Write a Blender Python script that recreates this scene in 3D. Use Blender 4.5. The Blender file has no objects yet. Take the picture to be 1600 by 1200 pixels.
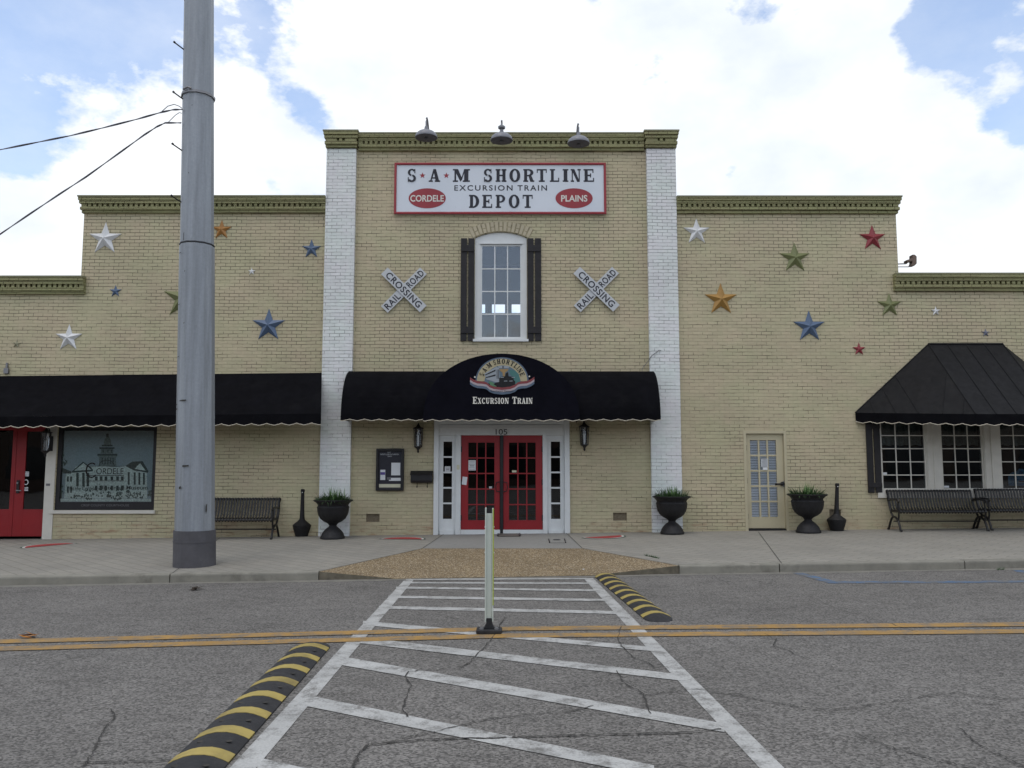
import bpy, bmesh, math, random
from mathutils import Vector, Matrix
R = math.radians
rnd = random.Random(7)
SC = bpy.context.scene
COL = SC.collection

# ---------------------------------------------------------------- camera, sky, sun, exposure
F, DIST, CAMZ = 1294.0, 18.0, 1.70
PITCH = math.atan(125 / F)
SLOPE = 0.0118                      # the street falls gently to the left
cam = bpy.data.cameras.new('camera')
cam.sensor_width = 36; cam.lens = 36 * F / 1600; cam.clip_end = 2000
co = bpy.data.objects.new('camera', cam); COL.objects.link(co)
co.location = (0, -DIST, CAMZ); co.rotation_euler = (R(90) + PITCH, 0, 0)
SC.camera = co

SUN_EL, SUN_AZ = 70, 205            # azimuth: compass direction the light comes from (0 = +Y, clockwise)
w = bpy.data.worlds.new('World'); SC.world = w; w.use_nodes = True
nt = w.node_tree; nt.nodes.clear()
class NB:
    """tiny node builder"""
    def __init__(s, nt): s.nt = nt
    def new(s, t, **kw):
        n = s.nt.nodes.new(t)
        for k, v in kw.items(): setattr(n, k, v)
        return n
    def put(s, n, i, v):
        if hasattr(v, 'is_output') or isinstance(v, bpy.types.NodeSocket): s.nt.links.new(v, n.inputs[i])
        else: n.inputs[i].default_value = v
        return n
    def math(s, op, a, b=0.0, clamp=False):
        n = s.new('ShaderNodeMath', operation=op, use_clamp=clamp); s.put(n, 0, a); s.put(n, 1, b); return n.outputs[0]
    def vmath(s, op, a, b=(0, 0, 0)):
        n = s.new('ShaderNodeVectorMath', operation=op); s.put(n, 0, a); s.put(n, 1, b)
        return n.outputs['Value'] if op in ('DOT_PRODUCT', 'LENGTH') else n.outputs[0]
    def scale(s, v, k):
        n = s.new('ShaderNodeVectorMath', operation='SCALE'); s.put(n, 0, v); n.inputs['Scale'].default_value = k; return n.outputs[0]
    def noise(s, vec, sc, det=3.0, rough=.55, col=False, dist=0.0):
        n = s.new('ShaderNodeTexNoise'); s.put(n, 'Vector', vec); n.inputs['Scale'].default_value = sc
        n.inputs['Detail'].default_value = det; n.inputs['Roughness'].default_value = rough; n.inputs['Distortion'].default_value = dist
        return n.outputs['Color' if col else 'Fac']
    def ramp(s, f, a, b, lo=0.0, hi=1.0):
        n = s.new('ShaderNodeMapRange'); n.clamp = True; s.put(n, 0, f)
        for i, v in enumerate((a, b, lo, hi)): n.inputs[i + 1].default_value = v
        return n.outputs[0]
    def mix(s, f, a, b, mode='MIX'):
        n = s.new('ShaderNodeMix', data_type='RGBA', blend_type=mode); s.put(n, 0, f)
        for i, v in ((6, a), (7, b)):
            s.put(n, i, (*v, 1) if isinstance(v, tuple) and len(v) == 3 else v)
        return n.outputs[2]
    def comb(s, x, y, z):
        n = s.new('ShaderNodeCombineXYZ'); s.put(n, 0, x); s.put(n, 1, y); s.put(n, 2, z); return n.outputs[0]
    def sep(s, v):
        n = s.new('ShaderNodeSeparateXYZ'); s.put(n, 0, v); return n.outputs
b = NB(nt)
sky = b.new('ShaderNodeTexSky', sky_type='NISHITA', sun_disc=False)
sky.sun_elevation = R(SUN_EL); sky.sun_rotation = R(SUN_AZ); sky.air_density = 1.0; sky.dust_density = 1.2
dirv = b.vmath('NORMALIZE', b.new('ShaderNodeTexCoord').outputs['Generated'])
dx, dy, dz = b.sep(dirv)
# broken cumulus: noise on the direction, stretched like a cloud deck, with a few real gaps of blue
deck = b.comb(dx, b.math('MULTIPLY', dy, 1.0), b.math('MULTIPLY', dz, 1.7))
n1 = b.noise(deck, 3.1, 9, .58, dist=.15)
n2 = b.noise(b.vmath('ADD', deck, (3.7, 1.2, 5.1)), 9.0, 6, .6)
cover = b.math('ADD', b.math('MULTIPLY', b.math('SUBTRACT', n1, .5), 1.5), b.math('MULTIPLY', b.math('SUBTRACT', n2, .5), 1.15))
n3 = b.noise(b.vmath('ADD', deck, (1.7, 8.2, 2.1)), 26.0, 5, .6)
cover = b.math('ADD', cover, b.math('MULTIPLY', b.math('SUBTRACT', n3, .5), .55))
cover = b.math('ADD', cover, .22)
def dirpx(u, v):
    a, bb = u - 800, 600 - v
    c, s = math.cos(PITCH), math.sin(PITCH)
    return Vector((a, F * c - bb * s, F * s + bb * c)).normalized()
GAPS = [((105, 95), .11, .62), ((20, 235), .05, .42), ((420, 120), .055, .5), ((505, 180), .03, .45), ((330, 10), .05, .28), ((1160, 30), .03, .42), ((1225, 12), .03, .42),
        ((1450, 40), .045, .6), ((1490, 70), .05, .55), ((1530, 130), .05, .6), ((1590, 215), .035, .6), ((1625, 130), .05, .5), ((1545, 25), .04, .4), ((1440, 215), .02, .35), ((240, 60), .06, .3), ((410, 260), .04, .25)]
BANK = [((250, 190), .085, .45), ((385, 190), .07, .55), ((800, 120), .2, .55), ((1300, 180), .13, .55), ((1560, 62), .035, .5), ((1470, 120), .05, .35), ((1570, 160), .03, .35), ((560, 120), .05, .5), ((100, 330), .12, .5), ((1540, 300), .10, .5)]
for lst, sg in ((GAPS, -1), (BANK, 1)):
    for (u, v), rad, amt in lst:
        d = dirpx(u, v)
        dist = b.vmath('LENGTH', b.vmath('SUBTRACT', dirv, tuple(d)))
        cover = b.math('ADD', cover, b.ramp(dist, 0.0, rad * 1.5, sg * amt, 0.0))
for vec, rad, amt in (((-.03, -.97, .235), .10, .75), ((.02, -.96, .30), .09, .6)):     # a blue opening behind the camera, mirrored in the upper window
    cover = b.math('ADD', cover, b.ramp(b.vmath('LENGTH', b.vmath('SUBTRACT', dirv, tuple(Vector(vec).normalized()))), 0.0, rad * 1.5, -amt, 0.0))
m = b.ramp(cover, -.02, .20)
thin = b.math('MAXIMUM', m, b.ramp(n2, .3, .7, .04, .30))
shade = b.ramp(b.noise(b.vmath('ADD', deck, (9, 4, 2)), 4.5, 6, .55), .3, .72)
cloudc = b.mix(shade, (9.6, 10.5, 11.6), (14.5, 14.6, 14.8))
skyc = b.mix(thin, b.mix(1.0, sky.outputs[0], (3.5, 3.2, 3.0), 'MULTIPLY'), cloudc)
bg = b.new('ShaderNodeBackground'); b.put(bg, 0, skyc); bg.inputs[1].default_value = 0.1
out = b.new('ShaderNodeOutputWorld'); nt.links.new(bg.outputs[0], out.inputs[0])

sl = bpy.data.lights.new('sun', 'SUN'); sl.energy = 0.6; sl.angle = R(20); sl.color = (1, .95, .87)
so = bpy.data.objects.new('sun', sl); COL.objects.link(so)
sd = Vector((math.sin(R(SUN_AZ)) * math.cos(R(SUN_EL)), math.cos(R(SUN_AZ)) * math.cos(R(SUN_EL)), math.sin(R(SUN_EL))))
so.rotation_euler = sd.to_track_quat('Z', 'Y').to_euler(); so.location = (-5, -30, 40)
vs = SC.view_settings; vs.view_transform = 'Standard'; vs.look = 'None'; vs.exposure = -0.22; vs.gamma = 1; vs.use_curve_mapping = False
SC.cycles.max_bounces = 8; SC.cycles.transparent_max_bounces = 12

# ---------------------------------------------------------------- from the survey of the photo to metres
def ray(u, v):
    a, bb = u - 800, 600 - v
    c, s = math.cos(PITCH), math.sin(PITCH)
    return (a, F * c - bb * s, F * s + bb * c)
def W(u, v, y=0.0):
    r = ray(u, v); t = (DIST + y) / r[1]
    return r[0] * t, CAMZ + r[2] * t
def G(u, v, z0=0.0):
    r = ray(u, v); t = (z0 - CAMZ) / (r[2] - SLOPE * r[0])
    return r[0] * t, -DIST + r[1] * t
def WX(u, v=600, y=0.0): return W(u, v, y)[0]
def WZ(v, u=800, y=0.0): return W(u, v, y)[1]
def rect(u0, v0, u1, v1, y=0.0):
    vm = (v0 + v1) / 2
    return W(u0, vm, y)[0], W(u1, vm, y)[0], WZ(v1, y=y), WZ(v0, y=y)
def curb_y(x): return -5.23 + .037 * x
def zroad(x): return SLOPE * x
def zside(x, y):
    t = min(1.0, max(0.0, y / curb_y(x)))
    return SLOPE * x + .215 + (.125 - .215) * t
def SW(u, v):
    z0 = .18
    for _ in range(6):
        x, y = G(u, v, z0); z0 = zside(x, y) - SLOPE * x
    return x, y

# ---------------------------------------------------------------- materials
def newmat(name):
    m = bpy.data.materials.new(name); m.use_nodes = True
    nb = NB(m.node_tree); p = m.node_tree.nodes['Principled BSDF']
    return m, nb, p
def mat(name, col, rough=.6, metal=0.0, var=.12, sc=6.0, bump=0.0, bsc=60.0, spec=.4, dirt=None, dsc=2.5, dth=(.55, .75)):
    m, nb, p = newmat(name)
    pos = nb.new('ShaderNodeTexCoord').outputs['Object']
    n = nb.noise(pos, sc, 5, .6)
    k = nb.ramp(n, .25, .75, 1 - var, 1 + var)
    c = nb.mix(1.0, (*col, 1), nb.comb(k, k, k), 'MULTIPLY')
    if dirt: c = nb.mix(nb.ramp(nb.noise(pos, dsc, 7, .65), dth[0], dth[1], 0, .8), c, dirt)
    nb.put(p, 'Base Color', c)
    p.inputs['Metallic'].default_value = metal; p.inputs['Specular IOR Level'].default_value = spec
    nb.put(p, 'Roughness', nb.ramp(nb.noise(pos, sc * 2.3, 3), .3, .7, max(.03, rough - .08), min(1, rough + .08)))
    if bump:
        bn = nb.new('ShaderNodeBump'); bn.inputs['Strength'].default_value = bump; bn.inputs['Distance'].default_value = .004
        nb.put(bn, 'Height', nb.noise(pos, bsc, 4)); nb.put(p, 'Normal', bn.outputs[0])
    return m
def brick_mat(name, col, crack, crackamt=1.0, redspot=0.0):
    m, nb, p = newmat(name)
    pos = nb.new('ShaderNodeNewGeometry').outputs['Position']
    x, y, z = nb.sep(pos)
    wob = nb.noise(pos, 1.3, 3, .5, col=True)
    wob2 = nb.noise(pos, 14.0, 2, .5, col=True)
    v = nb.comb(nb.math('ADD', x, y), nb.math('ADD', z, nb.math('MULTIPLY', x, .002)), 0.0)
    v = nb.vmath('ADD', v, nb.scale(nb.vmath('SUBTRACT', wob, (.5, .5, .5)), .035))
    v = nb.vmath('ADD', v, nb.scale(nb.vmath('SUBTRACT', wob2, (.5, .5, .5)), .012))
    bt = nb.new('ShaderNodeTexBrick'); nb.put(bt, 'Vector', v)
    bt.offset = .5; bt.offset_frequency = 2
    for k, val in (('Scale', 1.0), ('Mortar Size', .0075), ('Mortar Smooth', .5), ('Bias', 0.0), ('Brick Width', .215), ('Row Height', .0755)):
        bt.inputs[k].default_value = val
    bt.inputs['Color1'].default_value = (.88, .88, .88, 1); bt.inputs['Color2'].default_value = (1.06, 1.06, 1.06, 1); bt.inputs['Mortar'].default_value = (.97, .97, .97, 1)
    mort = bt.outputs['Fac']
    fz = nb.math('FRACT', nb.math('DIVIDE', nb.sep(v)[1], .0755))
    bed = nb.ramp(nb.math('MINIMUM', fz, nb.math('SUBTRACT', 1.0, fz)), .09, .15, 1.0, 0.0)
    head = nb.ramp(nb.noise(nb.vmath('ADD', pos, (5, 5, 5)), 2.6, 5, .6), .38, .54, .35, 1.0)
    mort = nb.math('MULTIPLY', mort, nb.math('MAXIMUM', bed, head))
    # paint has cracked open along some joints, mostly the bed joints
    st = nb.comb(nb.math('MULTIPLY', x, .8), y, nb.math('MULTIPLY', z, 4.5))
    region = nb.noise(st, 1.7, 6, .68)
    big = nb.noise(pos, .35, 3, .5)
    low_ = nb.ramp(z, 2.6, 4.2, -.085, .0)
    mask = nb.ramp(nb.math('ADD', nb.math('ADD', region, low_), nb.math('MULTIPLY', nb.math('SUBTRACT', big, .5), .5)), .385, .52)
    cr = nb.math('MULTIPLY', nb.ramp(mort, .30, .70), mask)
    faint = nb.math('MULTIPLY', nb.ramp(mort, .2, .9), nb.ramp(nb.noise(st, 3.5, 4), .3, .7, .04, .36))
    amt = nb.math('MAXIMUM', nb.math('MULTIPLY', cr, .95 * crackamt), nb.math('MULTIPLY', faint, .8 * crackamt))
    tone = nb.ramp(nb.noise(pos, .55, 6, .6), .3, .7, .91, 1.08)
    fine = nb.ramp(nb.noise(pos, 9.0, 6, .65), .3, .7, .95, 1.05)
    base = nb.mix(1.0, (*col, 1), nb.comb(tone, tone, tone), 'MULTIPLY')
    base = nb.mix(1.0, base, nb.comb(fine, fine, fine), 'MULTIPLY')
    hue = nb.ramp(nb.noise(nb.vmath('ADD', pos, (31, 7, 3)), 1.6, 5, .6), .36, .64)
    base = nb.mix(1.0, base, nb.mix(hue, (.975, 1.01, .965), (1.03, .985, 1.0)), 'MULTIPLY')
    base = nb.mix(.45, base, nb.mix(1.0, base, bt.outputs['Color'], 'MULTIPLY'))
    # flaked patches
    fl = nb.ramp(nb.noise(nb.comb(nb.math('MULTIPLY', x, 4.0), y, nb.math('MULTIPLY', z, 13.0)), 1.0, 4, .6), .735, .77)
    base = nb.mix(nb.math('MULTIPLY', fl, .75), base, (.16, .115, .075))
    if redspot:
        low = nb.ramp(z, .25, .6, 1.0, 0.0)
        rs = nb.math('MULTIPLY', nb.ramp(nb.noise(st, 3.0, 5, .6), .52, .66), low)
        base = nb.mix(nb.math('MULTIPLY', rs, redspot), base, (.27, .13, .075))
    col_ = nb.mix(amt, base, (*crack, 1))
    nb.put(p, 'Base Color', col_)
    p.inputs['Roughness'].default_value = .62; p.inputs['Specular IOR Level'].default_value = .3
    h = nb.math('ADD', nb.math('MULTIPLY', nb.ramp(mort, .1, .95), -1.0), nb.math('MULTIPLY', nb.noise(pos, 28.0, 5, .6), .55))
    h = nb.math('ADD', h, nb.math('MULTIPLY', nb.sep(bt.outputs['Color'])[0], 1.6))
    bn = nb.new('ShaderNodeBump'); bn.inputs['Strength'].default_value = .8; bn.inputs['Distance'].default_value = .007
    nb.put(bn, 'Height', h); nb.put(p, 'Normal', bn.outputs[0])
    return m
def asphalt_mat():
    m, nb, p = newmat('asphalt')
    pos = nb.new('ShaderNodeNewGeometry').outputs['Position']
    grain = nb.noise(pos, 55.0, 5, .75)
    vor = nb.new('ShaderNodeTexVoronoi'); nb.put(vor, 'Vector', pos); vor.inputs['Scale'].default_value = 70.0
    stone = nb.sep(vor.outputs['Color'])[0]
    g = nb.math('ADD', nb.math('MULTIPLY', grain, .5), nb.math('MULTIPLY', stone, .5))
    k = nb.ramp(g, .26, .76, .066, .222)
    patch = nb.ramp(nb.noise(pos, .45, 6, .6), .3, .7, .86, 1.13)
    blot = nb.ramp(nb.noise(nb.vmath('MULTIPLY', pos, (1, 2.6, 1)), 2.2, 5, .6), .32, .7, .86, 1.08)
    spots = nb.ramp(nb.noise(nb.vmath('MULTIPLY', pos, (1, 2.2, 1)), 5.0, 3, .5), .70, .78, 1.0, .5)
    oil = nb.ramp(nb.noise(nb.vmath('ADD', pos, (13, 2, 0)), .9, 4, .55), .62, .78, 1.0, .72)
    spots = nb.math('MULTIPLY', spots, oil)
    k = nb.math('MULTIPLY', nb.math('MULTIPLY', nb.math('MULTIPLY', k, patch), blot), spots)
    base = nb.mix(1.0, nb.comb(k, k, k), (1.055, 1.0, .93, 1), 'MULTIPLY')
    wob = nb.scale(nb.vmath('SUBTRACT', nb.noise(pos, 1.1, 6, .7, col=True), (.5, .5, .5)), 1.3)
    v2 = nb.new('ShaderNodeTexVoronoi', feature='DISTANCE_TO_EDGE'); nb.put(v2, 'Vector', nb.vmath('ADD', nb.vmath('MULTIPLY', pos, (1, 1, 0)), wob)); v2.inputs['Scale'].default_value = .38
    ck = nb.ramp(v2.outputs['Distance'], .0, .0055, 1.0, 0.0)
    ck = nb.math('MULTIPLY', ck, nb.ramp(nb.noise(pos, .7, 4), .50, .62))
    v3 = nb.new('ShaderNodeTexVoronoi', feature='DISTANCE_TO_EDGE'); nb.put(v3, 'Vector', nb.vmath('ADD', nb.vmath('MULTIPLY', pos, (1, 1, 0)), nb.scale(wob, .5))); v3.inputs['Scale'].default_value = 1.5
    ck3 = nb.math('MULTIPLY', nb.ramp(v3.outputs['Distance'], .0, .012, 1.0, 0.0), nb.ramp(nb.noise(nb.vmath('ADD', pos, (7, 3, 0)), .9, 4), .60, .68))
    ck = nb.math('MAXIMUM', nb.math('MULTIPLY', ck, .7), nb.math('MULTIPLY', ck3, .5))
    base = nb.mix(ck, base, (.035, .032, .028))
    nb.put(p, 'Base Color', base)
    p.inputs['Roughness'].default_value = .85; p.inputs['Specular IOR Level'].default_value = .25
    bn = nb.new('ShaderNodeBump'); bn.inputs['Strength'].default_value = .5; bn.inputs['Distance'].default_value = .006
    nb.put(bn, 'Height', g); nb.put(p, 'Normal', bn.outputs[0])
    return m
def paint_mat(name, col, wear=.5, gap=(.62, .74)):
    m, nb, p = newmat(name)
    pos = nb.new('ShaderNodeNewGeometry').outputs['Position']
    n = nb.math('ADD', nb.math('MULTIPLY', nb.noise(pos, 5.0, 8, .7), .7), nb.math('MULTIPLY', nb.noise(pos, 60.0, 3, .6), .3))
    k = nb.ramp(nb.noise(pos, 2.2, 5), .3, .7, .85, 1.08)
    c = nb.mix(1.0, (*col, 1), nb.comb(k, k, k), 'MULTIPLY')
    gr = nb.ramp(nb.noise(pos, 70.0, 3, .7), .35, .65, .86, 1.06)
    c = nb.mix(1.0, c, nb.comb(gr, gr, gr), 'MULTIPLY')
    c = nb.mix(nb.ramp(n, gap[0] - .06, gap[1] - .06, 0, wear), c, (.14, .135, .125))
    nb.put(p, 'Base Color', c); p.inputs['Roughness'].default_value = .75; p.inputs['Specular IOR Level'].default_value = .3
    return m
def sidewalk_mat(name, pattern=True):
    m, nb, p = newmat(name)
    pos = nb.new('ShaderNodeNewGeometry').outputs['Position']
    k = nb.ramp(nb.noise(pos, .8, 6, .6), .3, .7, .9, 1.08)
    g = nb.ramp(nb.noise(pos, 45.0, 4, .7), .3, .7, .88, 1.1)
    c = nb.mix(1.0, (.275, .262, .232, 1) if pattern else (.255, .25, .232, 1), nb.comb(k, k, k), 'MULTIPLY')
    c = nb.mix(1.0, c, nb.comb(g, g, g), 'MULTIPLY')
    st = nb.ramp(nb.noise(pos, 1.6, 7, .7), .56, .8, 0, .4)
    c = nb.mix(st, c, (.15, .14, .12))
    spots = nb.ramp(nb.noise(nb.vmath('ADD', pos, (4, 9, 0)), 9.0, 2, .5), .73, .77, 0, .6)
    c = nb.mix(spots, c, (.09, .085, .08))
    h = nb.noise(pos, 60.0, 4)
    if pattern:
        mp = nb.new('ShaderNodeMapping'); mp.inputs['Rotation'].default_value = (0, 0, R(45)); nb.put(mp, 'Vector', pos)
        bt = nb.new('ShaderNodeTexBrick'); nb.put(bt, 'Vector', mp.outputs[0])
        for kk, val in (('Scale', 1.0), ('Mortar Size', .009), ('Mortar Smooth', .4), ('Brick Width', .42), ('Row Height', .21)): bt.inputs[kk].default_value = val
        bt.inputs['Color1'].default_value = (.93, .93, .93, 1); bt.inputs['Color2'].default_value = (1.05, 1.04, 1.02, 1); bt.inputs['Mortar'].default_value = (.62, .61, .59, 1)
        c = nb.mix(.9, c, nb.mix(1.0, c, bt.outputs['Color'], 'MULTIPLY'))
        h = nb.math('ADD', nb.math('MULTIPLY', h, .4), nb.math('MULTIPLY', bt.outputs['Fac'], -1.0))
    nb.put(p, 'Base Color', c); p.inputs['Roughness'].default_value = .85; p.inputs['Specular IOR Level'].default_value = .25
    bn = nb.new('ShaderNodeBump'); bn.inputs['Strength'].default_value = .5; bn.inputs['Distance'].default_value = .006
    nb.put(bn, 'Height', h); nb.put(p, 'Normal', bn.outputs[0])
    return m
def aggregate_mat():
    m, nb, p = newmat('exposed_aggregate')
    pos = nb.new('ShaderNodeNewGeometry').outputs['Position']
    v = nb.new('ShaderNodeTexVoronoi'); nb.put(v, 'Vector', pos); v.inputs['Scale'].default_value = 60.0
    r_, g_, b_ = nb.sep(v.outputs['Color'])
    c = nb.mix(nb.ramp(r_, .1, .9), (.125, .088, .05), (.36, .275, .16))
    c = nb.mix(nb.ramp(g_, .82, .9), c, (.50, .43, .31))
    c = nb.mix(nb.ramp(v.outputs['Distance'], .35, .75, 0, .6), c, (.12, .085, .05))
    k = nb.ramp(nb.noise(pos, 1.2, 5), .3, .7, .88, 1.1)
    c = nb.mix(1.0, c, nb.comb(k, k, k), 'MULTIPLY')
    c = nb.mix(nb.ramp(nb.noise(pos, 1.7, 6, .7), .58, .78, 0, .5), c, (.16, .14, .11))
    nb.put(p, 'Base Color', c); p.inputs['Roughness'].default_value = .8; p.inputs['Specular IOR Level'].default_value = .3
    bn = nb.new('ShaderNodeBump'); bn.inputs['Strength'].default_value = .6; bn.inputs['Distance'].default_value = .008
    nb.put(bn, 'Height', nb.math('MULTIPLY', v.outputs['Distance'], -1.0)); nb.put(p, 'Normal', bn.outputs[0])
    return m
def glass_mat(name, tint=(.55, .6, .62), refl=1.8):
    m, nb, p = newmat(name)
    nt_ = m.node_tree; nt_.nodes.remove(p)
    tr = nb.new('ShaderNodeBsdfTransparent'); tr.inputs[0].default_value = (*tint, 1)
    gl = nb.new('ShaderNodeBsdfGlossy'); gl.inputs['Roughness'].default_value = .0; gl.inputs[0].default_value = (1, 1, 1, 1)
    pos = nb.new('ShaderNodeNewGeometry').outputs['Position']
    bn = nb.new('ShaderNodeBump'); bn.inputs['Strength'].default_value = .03; bn.inputs['Distance'].default_value = .05
    nb.put(bn, 'Height', nb.noise(pos, 1.6, 2)); nb.put(gl, 'Normal', bn.outputs[0])
    fr = nb.new('ShaderNodeFresnel'); fr.inputs[0].default_value = 1.5
    mx = nb.new('ShaderNodeMixShader'); nb.put(mx, 0, nb.math('MULTIPLY', fr.outputs[0], refl, clamp=True))
    nt_.links.new(tr.outputs[0], mx.inputs[1]); nt_.links.new(gl.outputs[0], mx.inputs[2])
    nt_.links.new(mx.outputs[0], nt_.nodes['Material Output'].inputs[0])
    return m
def galv_mat():
    m, nb, p = newmat('galvanised_steel')
    pos = nb.new('ShaderNodeTexCoord').outputs['Object']
    st = nb.vmath('MULTIPLY', pos, (6, 6, .35))
    k = nb.ramp(nb.noise(st, 1.5, 6, .65), .3, .7, .76, 1.17)
    g = nb.ramp(nb.noise(pos, 26.0, 4, .7), .3, .7, .93, 1.07)
    c = nb.mix(1.0, (.27, .292, .32, 1), nb.comb(k, k, k), 'MULTIPLY'); c = nb.mix(1.0, c, nb.comb(g, g, g), 'MULTIPLY')
    c = nb.mix(nb.ramp(nb.noise(nb.vmath('MULTIPLY', pos, (9, 9, 4)), 1.0, 5, .6), .68, .78, 0, .5), c, (.14, .14, .145))
    nb.put(p, 'Base Color', c); p.inputs['Metallic'].default_value = .35
    p.inputs['Roughness'].default_value = .55
    return m

M = {}
M['brick'] = brick_mat('cream_painted_brick', (.478, .424, .285), (.075, .068, .042), .85, .7)
M['brickwhite'] = brick_mat('white_painted_brick', (.71, .73, .73), (.22, .22, .22), .85)
M['cornice'] = brick_mat('olive_painted_brick', (.275, .268, .135), (.06, .035, .018), .8)
M['coping'] = mat('olive_coping_metal', (.21, .205, .12), .5, 0, .15)
M['asphalt'] = asphalt_mat()
M['crack'] = mat('crack_dark', (.042, .039, .035), .9, 0, .4, 9)
M['white_line'] = paint_mat('white_road_paint', (.445, .445, .43), .9, (.53, .68))
M['yellow_line'] = paint_mat('yellow_road_paint', (.37, .22, .068), .9, (.51, .67))
M['blue_line'] = paint_mat('blue_road_paint', (.075, .15, .27), .95, (.47, .62))
M['sidewalk'] = sidewalk_mat('stamped_concrete', True)
M['landing'] = sidewalk_mat('plain_concrete', False)
M['curb'] = mat('curb_concrete', (.235, .225, .19), .85, 0, .2, 3, .4, dirt=(.10, .09, .075))
M['aggregate'] = aggregate_mat()
M['agg_edge'] = mat('dark_ramp_edge', (.13, .115, .085), .9, 0, .4, 9, .6)  # darker tone on the ramp's side and foot faces
M['white'] = mat('white_trim_paint', (.66, .68, .68), .45, 0, .06, 4, dirt=(.42, .40, .36), dth=(.6, .85))
M['offwhite'] = mat('offwhite_trim_paint', (.60, .575, .515), .5, 0, .08, 4, dirt=(.38, .35, .29), dth=(.6, .85))
M['red'] = mat('red_door_paint', (.27, .013, .018), .42, 0, .08, 3)
M['darkred'] = mat('dark_red_door_paint', (.25, .010, .014), .45, 0, .1, 3)
M['tan'] = mat('tan_door_paint', (.47, .42, .285), .5, 0, .05, 3)
M['blind'] = mat('white_blind_slats', (.86, .87, .89), .5, 0, .03)
M['blindshade'] = mat('grey_blind_gap_shade', (.30, .31, .33), .8)
M['glass'] = glass_mat('window_glass')
M['glassclear'] = glass_mat('clear_window_glass', (.93, .95, .97), 1.7)
M['glassposter'] = glass_mat('poster_glazing', (.94, .96, .96), 1.3)
M['glassdark'] = glass_mat('dark_tinted_glass', (.35, .36, .37), 1.6)
M['black'] = mat('black_metal_paint', (.014, .013, .015), .45, 0, .25, 8)
M['cast'] = mat('black_cast_resin', (.0105, .010, .0115), .6, 0, .3, 10, .25, 40)
M['bench'] = mat('bench_brown_black_coating', (.0115, .0105, .0105), .42, 0, .2, 8)
M['shutter'] = mat('shutter_black_paint', (.013, .0115, .013), .6, 0, .3, 5, .3, 50)
M['fabric'] = mat('black_awning_canvas', (.0045, .0045, .006), .95, 0, .35, 3, .3, 300, .08, dirt=(.009, .009, .010))
M['navyfabric'] = mat('navy_black_awning_canvas', (.005, .005, .009), .95, 0, .25, 3, .3, 300, .08)
M['seam'] = mat('black_standing_seam_metal', (.0085, .0085, .0098), .65, 0, .3, 4, spec=.18, dirt=(.015, .015, .0145))
M['piping'] = mat('beige_awning_piping', (.50, .45, .36), .7)
M['signwhite'] = mat('sign_white_enamel', (.64, .68, .74), .35, 0, .03, 2)
M['signred'] = mat('sign_red_enamel', (.30, .030, .040), .4, 0, .06)
M['signblack'] = mat('sign_black_lettering', (.018, .018, .028), .5, 0, .1)
M['signcream'] = mat('sign_cream_lettering', (.68, .66, .60), .5, 0, .04)
M['xwhite'] = mat('crossbuck_grey_white_enamel', (.50, .52, .54), .45, 0, .05)
M['galv'] = galv_mat()
M['sleeve'] = mat('dark_grey_pole_sleeve', (.082, .08, .088), .75, 0, .2, 5, .3, 30, dirt=(.16, .15, .15), dth=(.62, .78))
M['steel'] = mat('grey_steel', (.22, .22, .23), .45, .6, .15)
M['lampgrey'] = mat('grey_enamel_lamp', (.20, .205, .225), .45, .2, .1)
M['lampin'] = mat('lamp_shade_inside', (.09, .09, .095), .6)
M['wire'] = mat('grey_service_wire', (.12, .12, .14), .6)
M['rubber'] = mat('black_rubber', (.022, .022, .024), .75, 0, .3, 10, .5, 60, dirt=(.05, .048, .044))
M['tape'] = mat('yellow_reflective_tape', (.38, .295, .085), .5, 0, .2, 6, dirt=(.16, .125, .05), dth=(.48, .72))
M['postwhite'] = mat('white_plastic_post', (.52, .56, .50), .45, 0, .06, 5, dirt=(.36, .38, .33), dth=(.6, .85))
M['lime'] = mat('lime_reflective_strip', (.44, .50, .09), .4)
M['lens'] = mat('clear_reflector', (.8, .82, .82), .2)
M['interior'] = mat('dark_interior_wall', (.045, .045, .048), .9)
M['intfloor'] = mat('dark_interior_floor', (.05, .045, .04), .8)
M['intceil'] = mat('dim_ceiling', (.10, .10, .11), .9)
M['curtain'] = mat('lace_valance', (.72, .66, .56), .9, 0, .25, 20)
M['paper'] = mat('white_paper', (.66, .68, .70), .8, 0, .03)
M['papercream'] = mat('cream_paper', (.58, .56, .42), .8, 0, .05)
M['purple'] = mat('purple_print', (.10, .07, .25), .7)
M['greyink'] = mat('grey_ink', (.15, .15, .16), .8)
M['soil'] = mat('potting_soil', (.035, .025, .018), .95)
M['roof'] = mat('grey_roof_membrane', (.25, .25, .25), .9)
M['concretevent'] = mat('dusty_vent_grille', (.20, .165, .115), .9, 0, .3, 30)
M['rust'] = mat('dull_metal_plate', (.17, .155, .135), .6, .3, .3, 9)
M['leaf'] = mat('orange_dead_leaf', (.42, .17, .03), .8)
M['melonred'] = paint_mat('watermelon_red_paint', (.36, .045, .045), .6)
M['melonwhite'] = paint_mat('watermelon_rind_white_paint', (.62, .62, .58), .6)
M['melongreen'] = paint_mat('watermelon_rind_green_paint', (.05, .09, .065), .6)
M['blade'] = mat('dark_green_blades', (.040, .085, .028), .5, 0, .4, 9)
M['spike'] = mat('bright_green_spikes', (.105, .195, .055), .5, 0, .3, 9)
STARCOL = {'white': (.66, .67, .68), 'orange': (.36, .17, .045), 'gold': (.36, .20, .05), 'blue': (.085, .13, .215), 'green': (.165, .18, .075), 'red': (.24, .03, .04), 'slate': (.14, .15, .20), 'faded': (.27, .26, .17)}
for k, c in STARCOL.items(): M['star_' + k] = mat(k + '_painted_tin', c, .42, .1, .12, 5, spec=.5)

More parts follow.
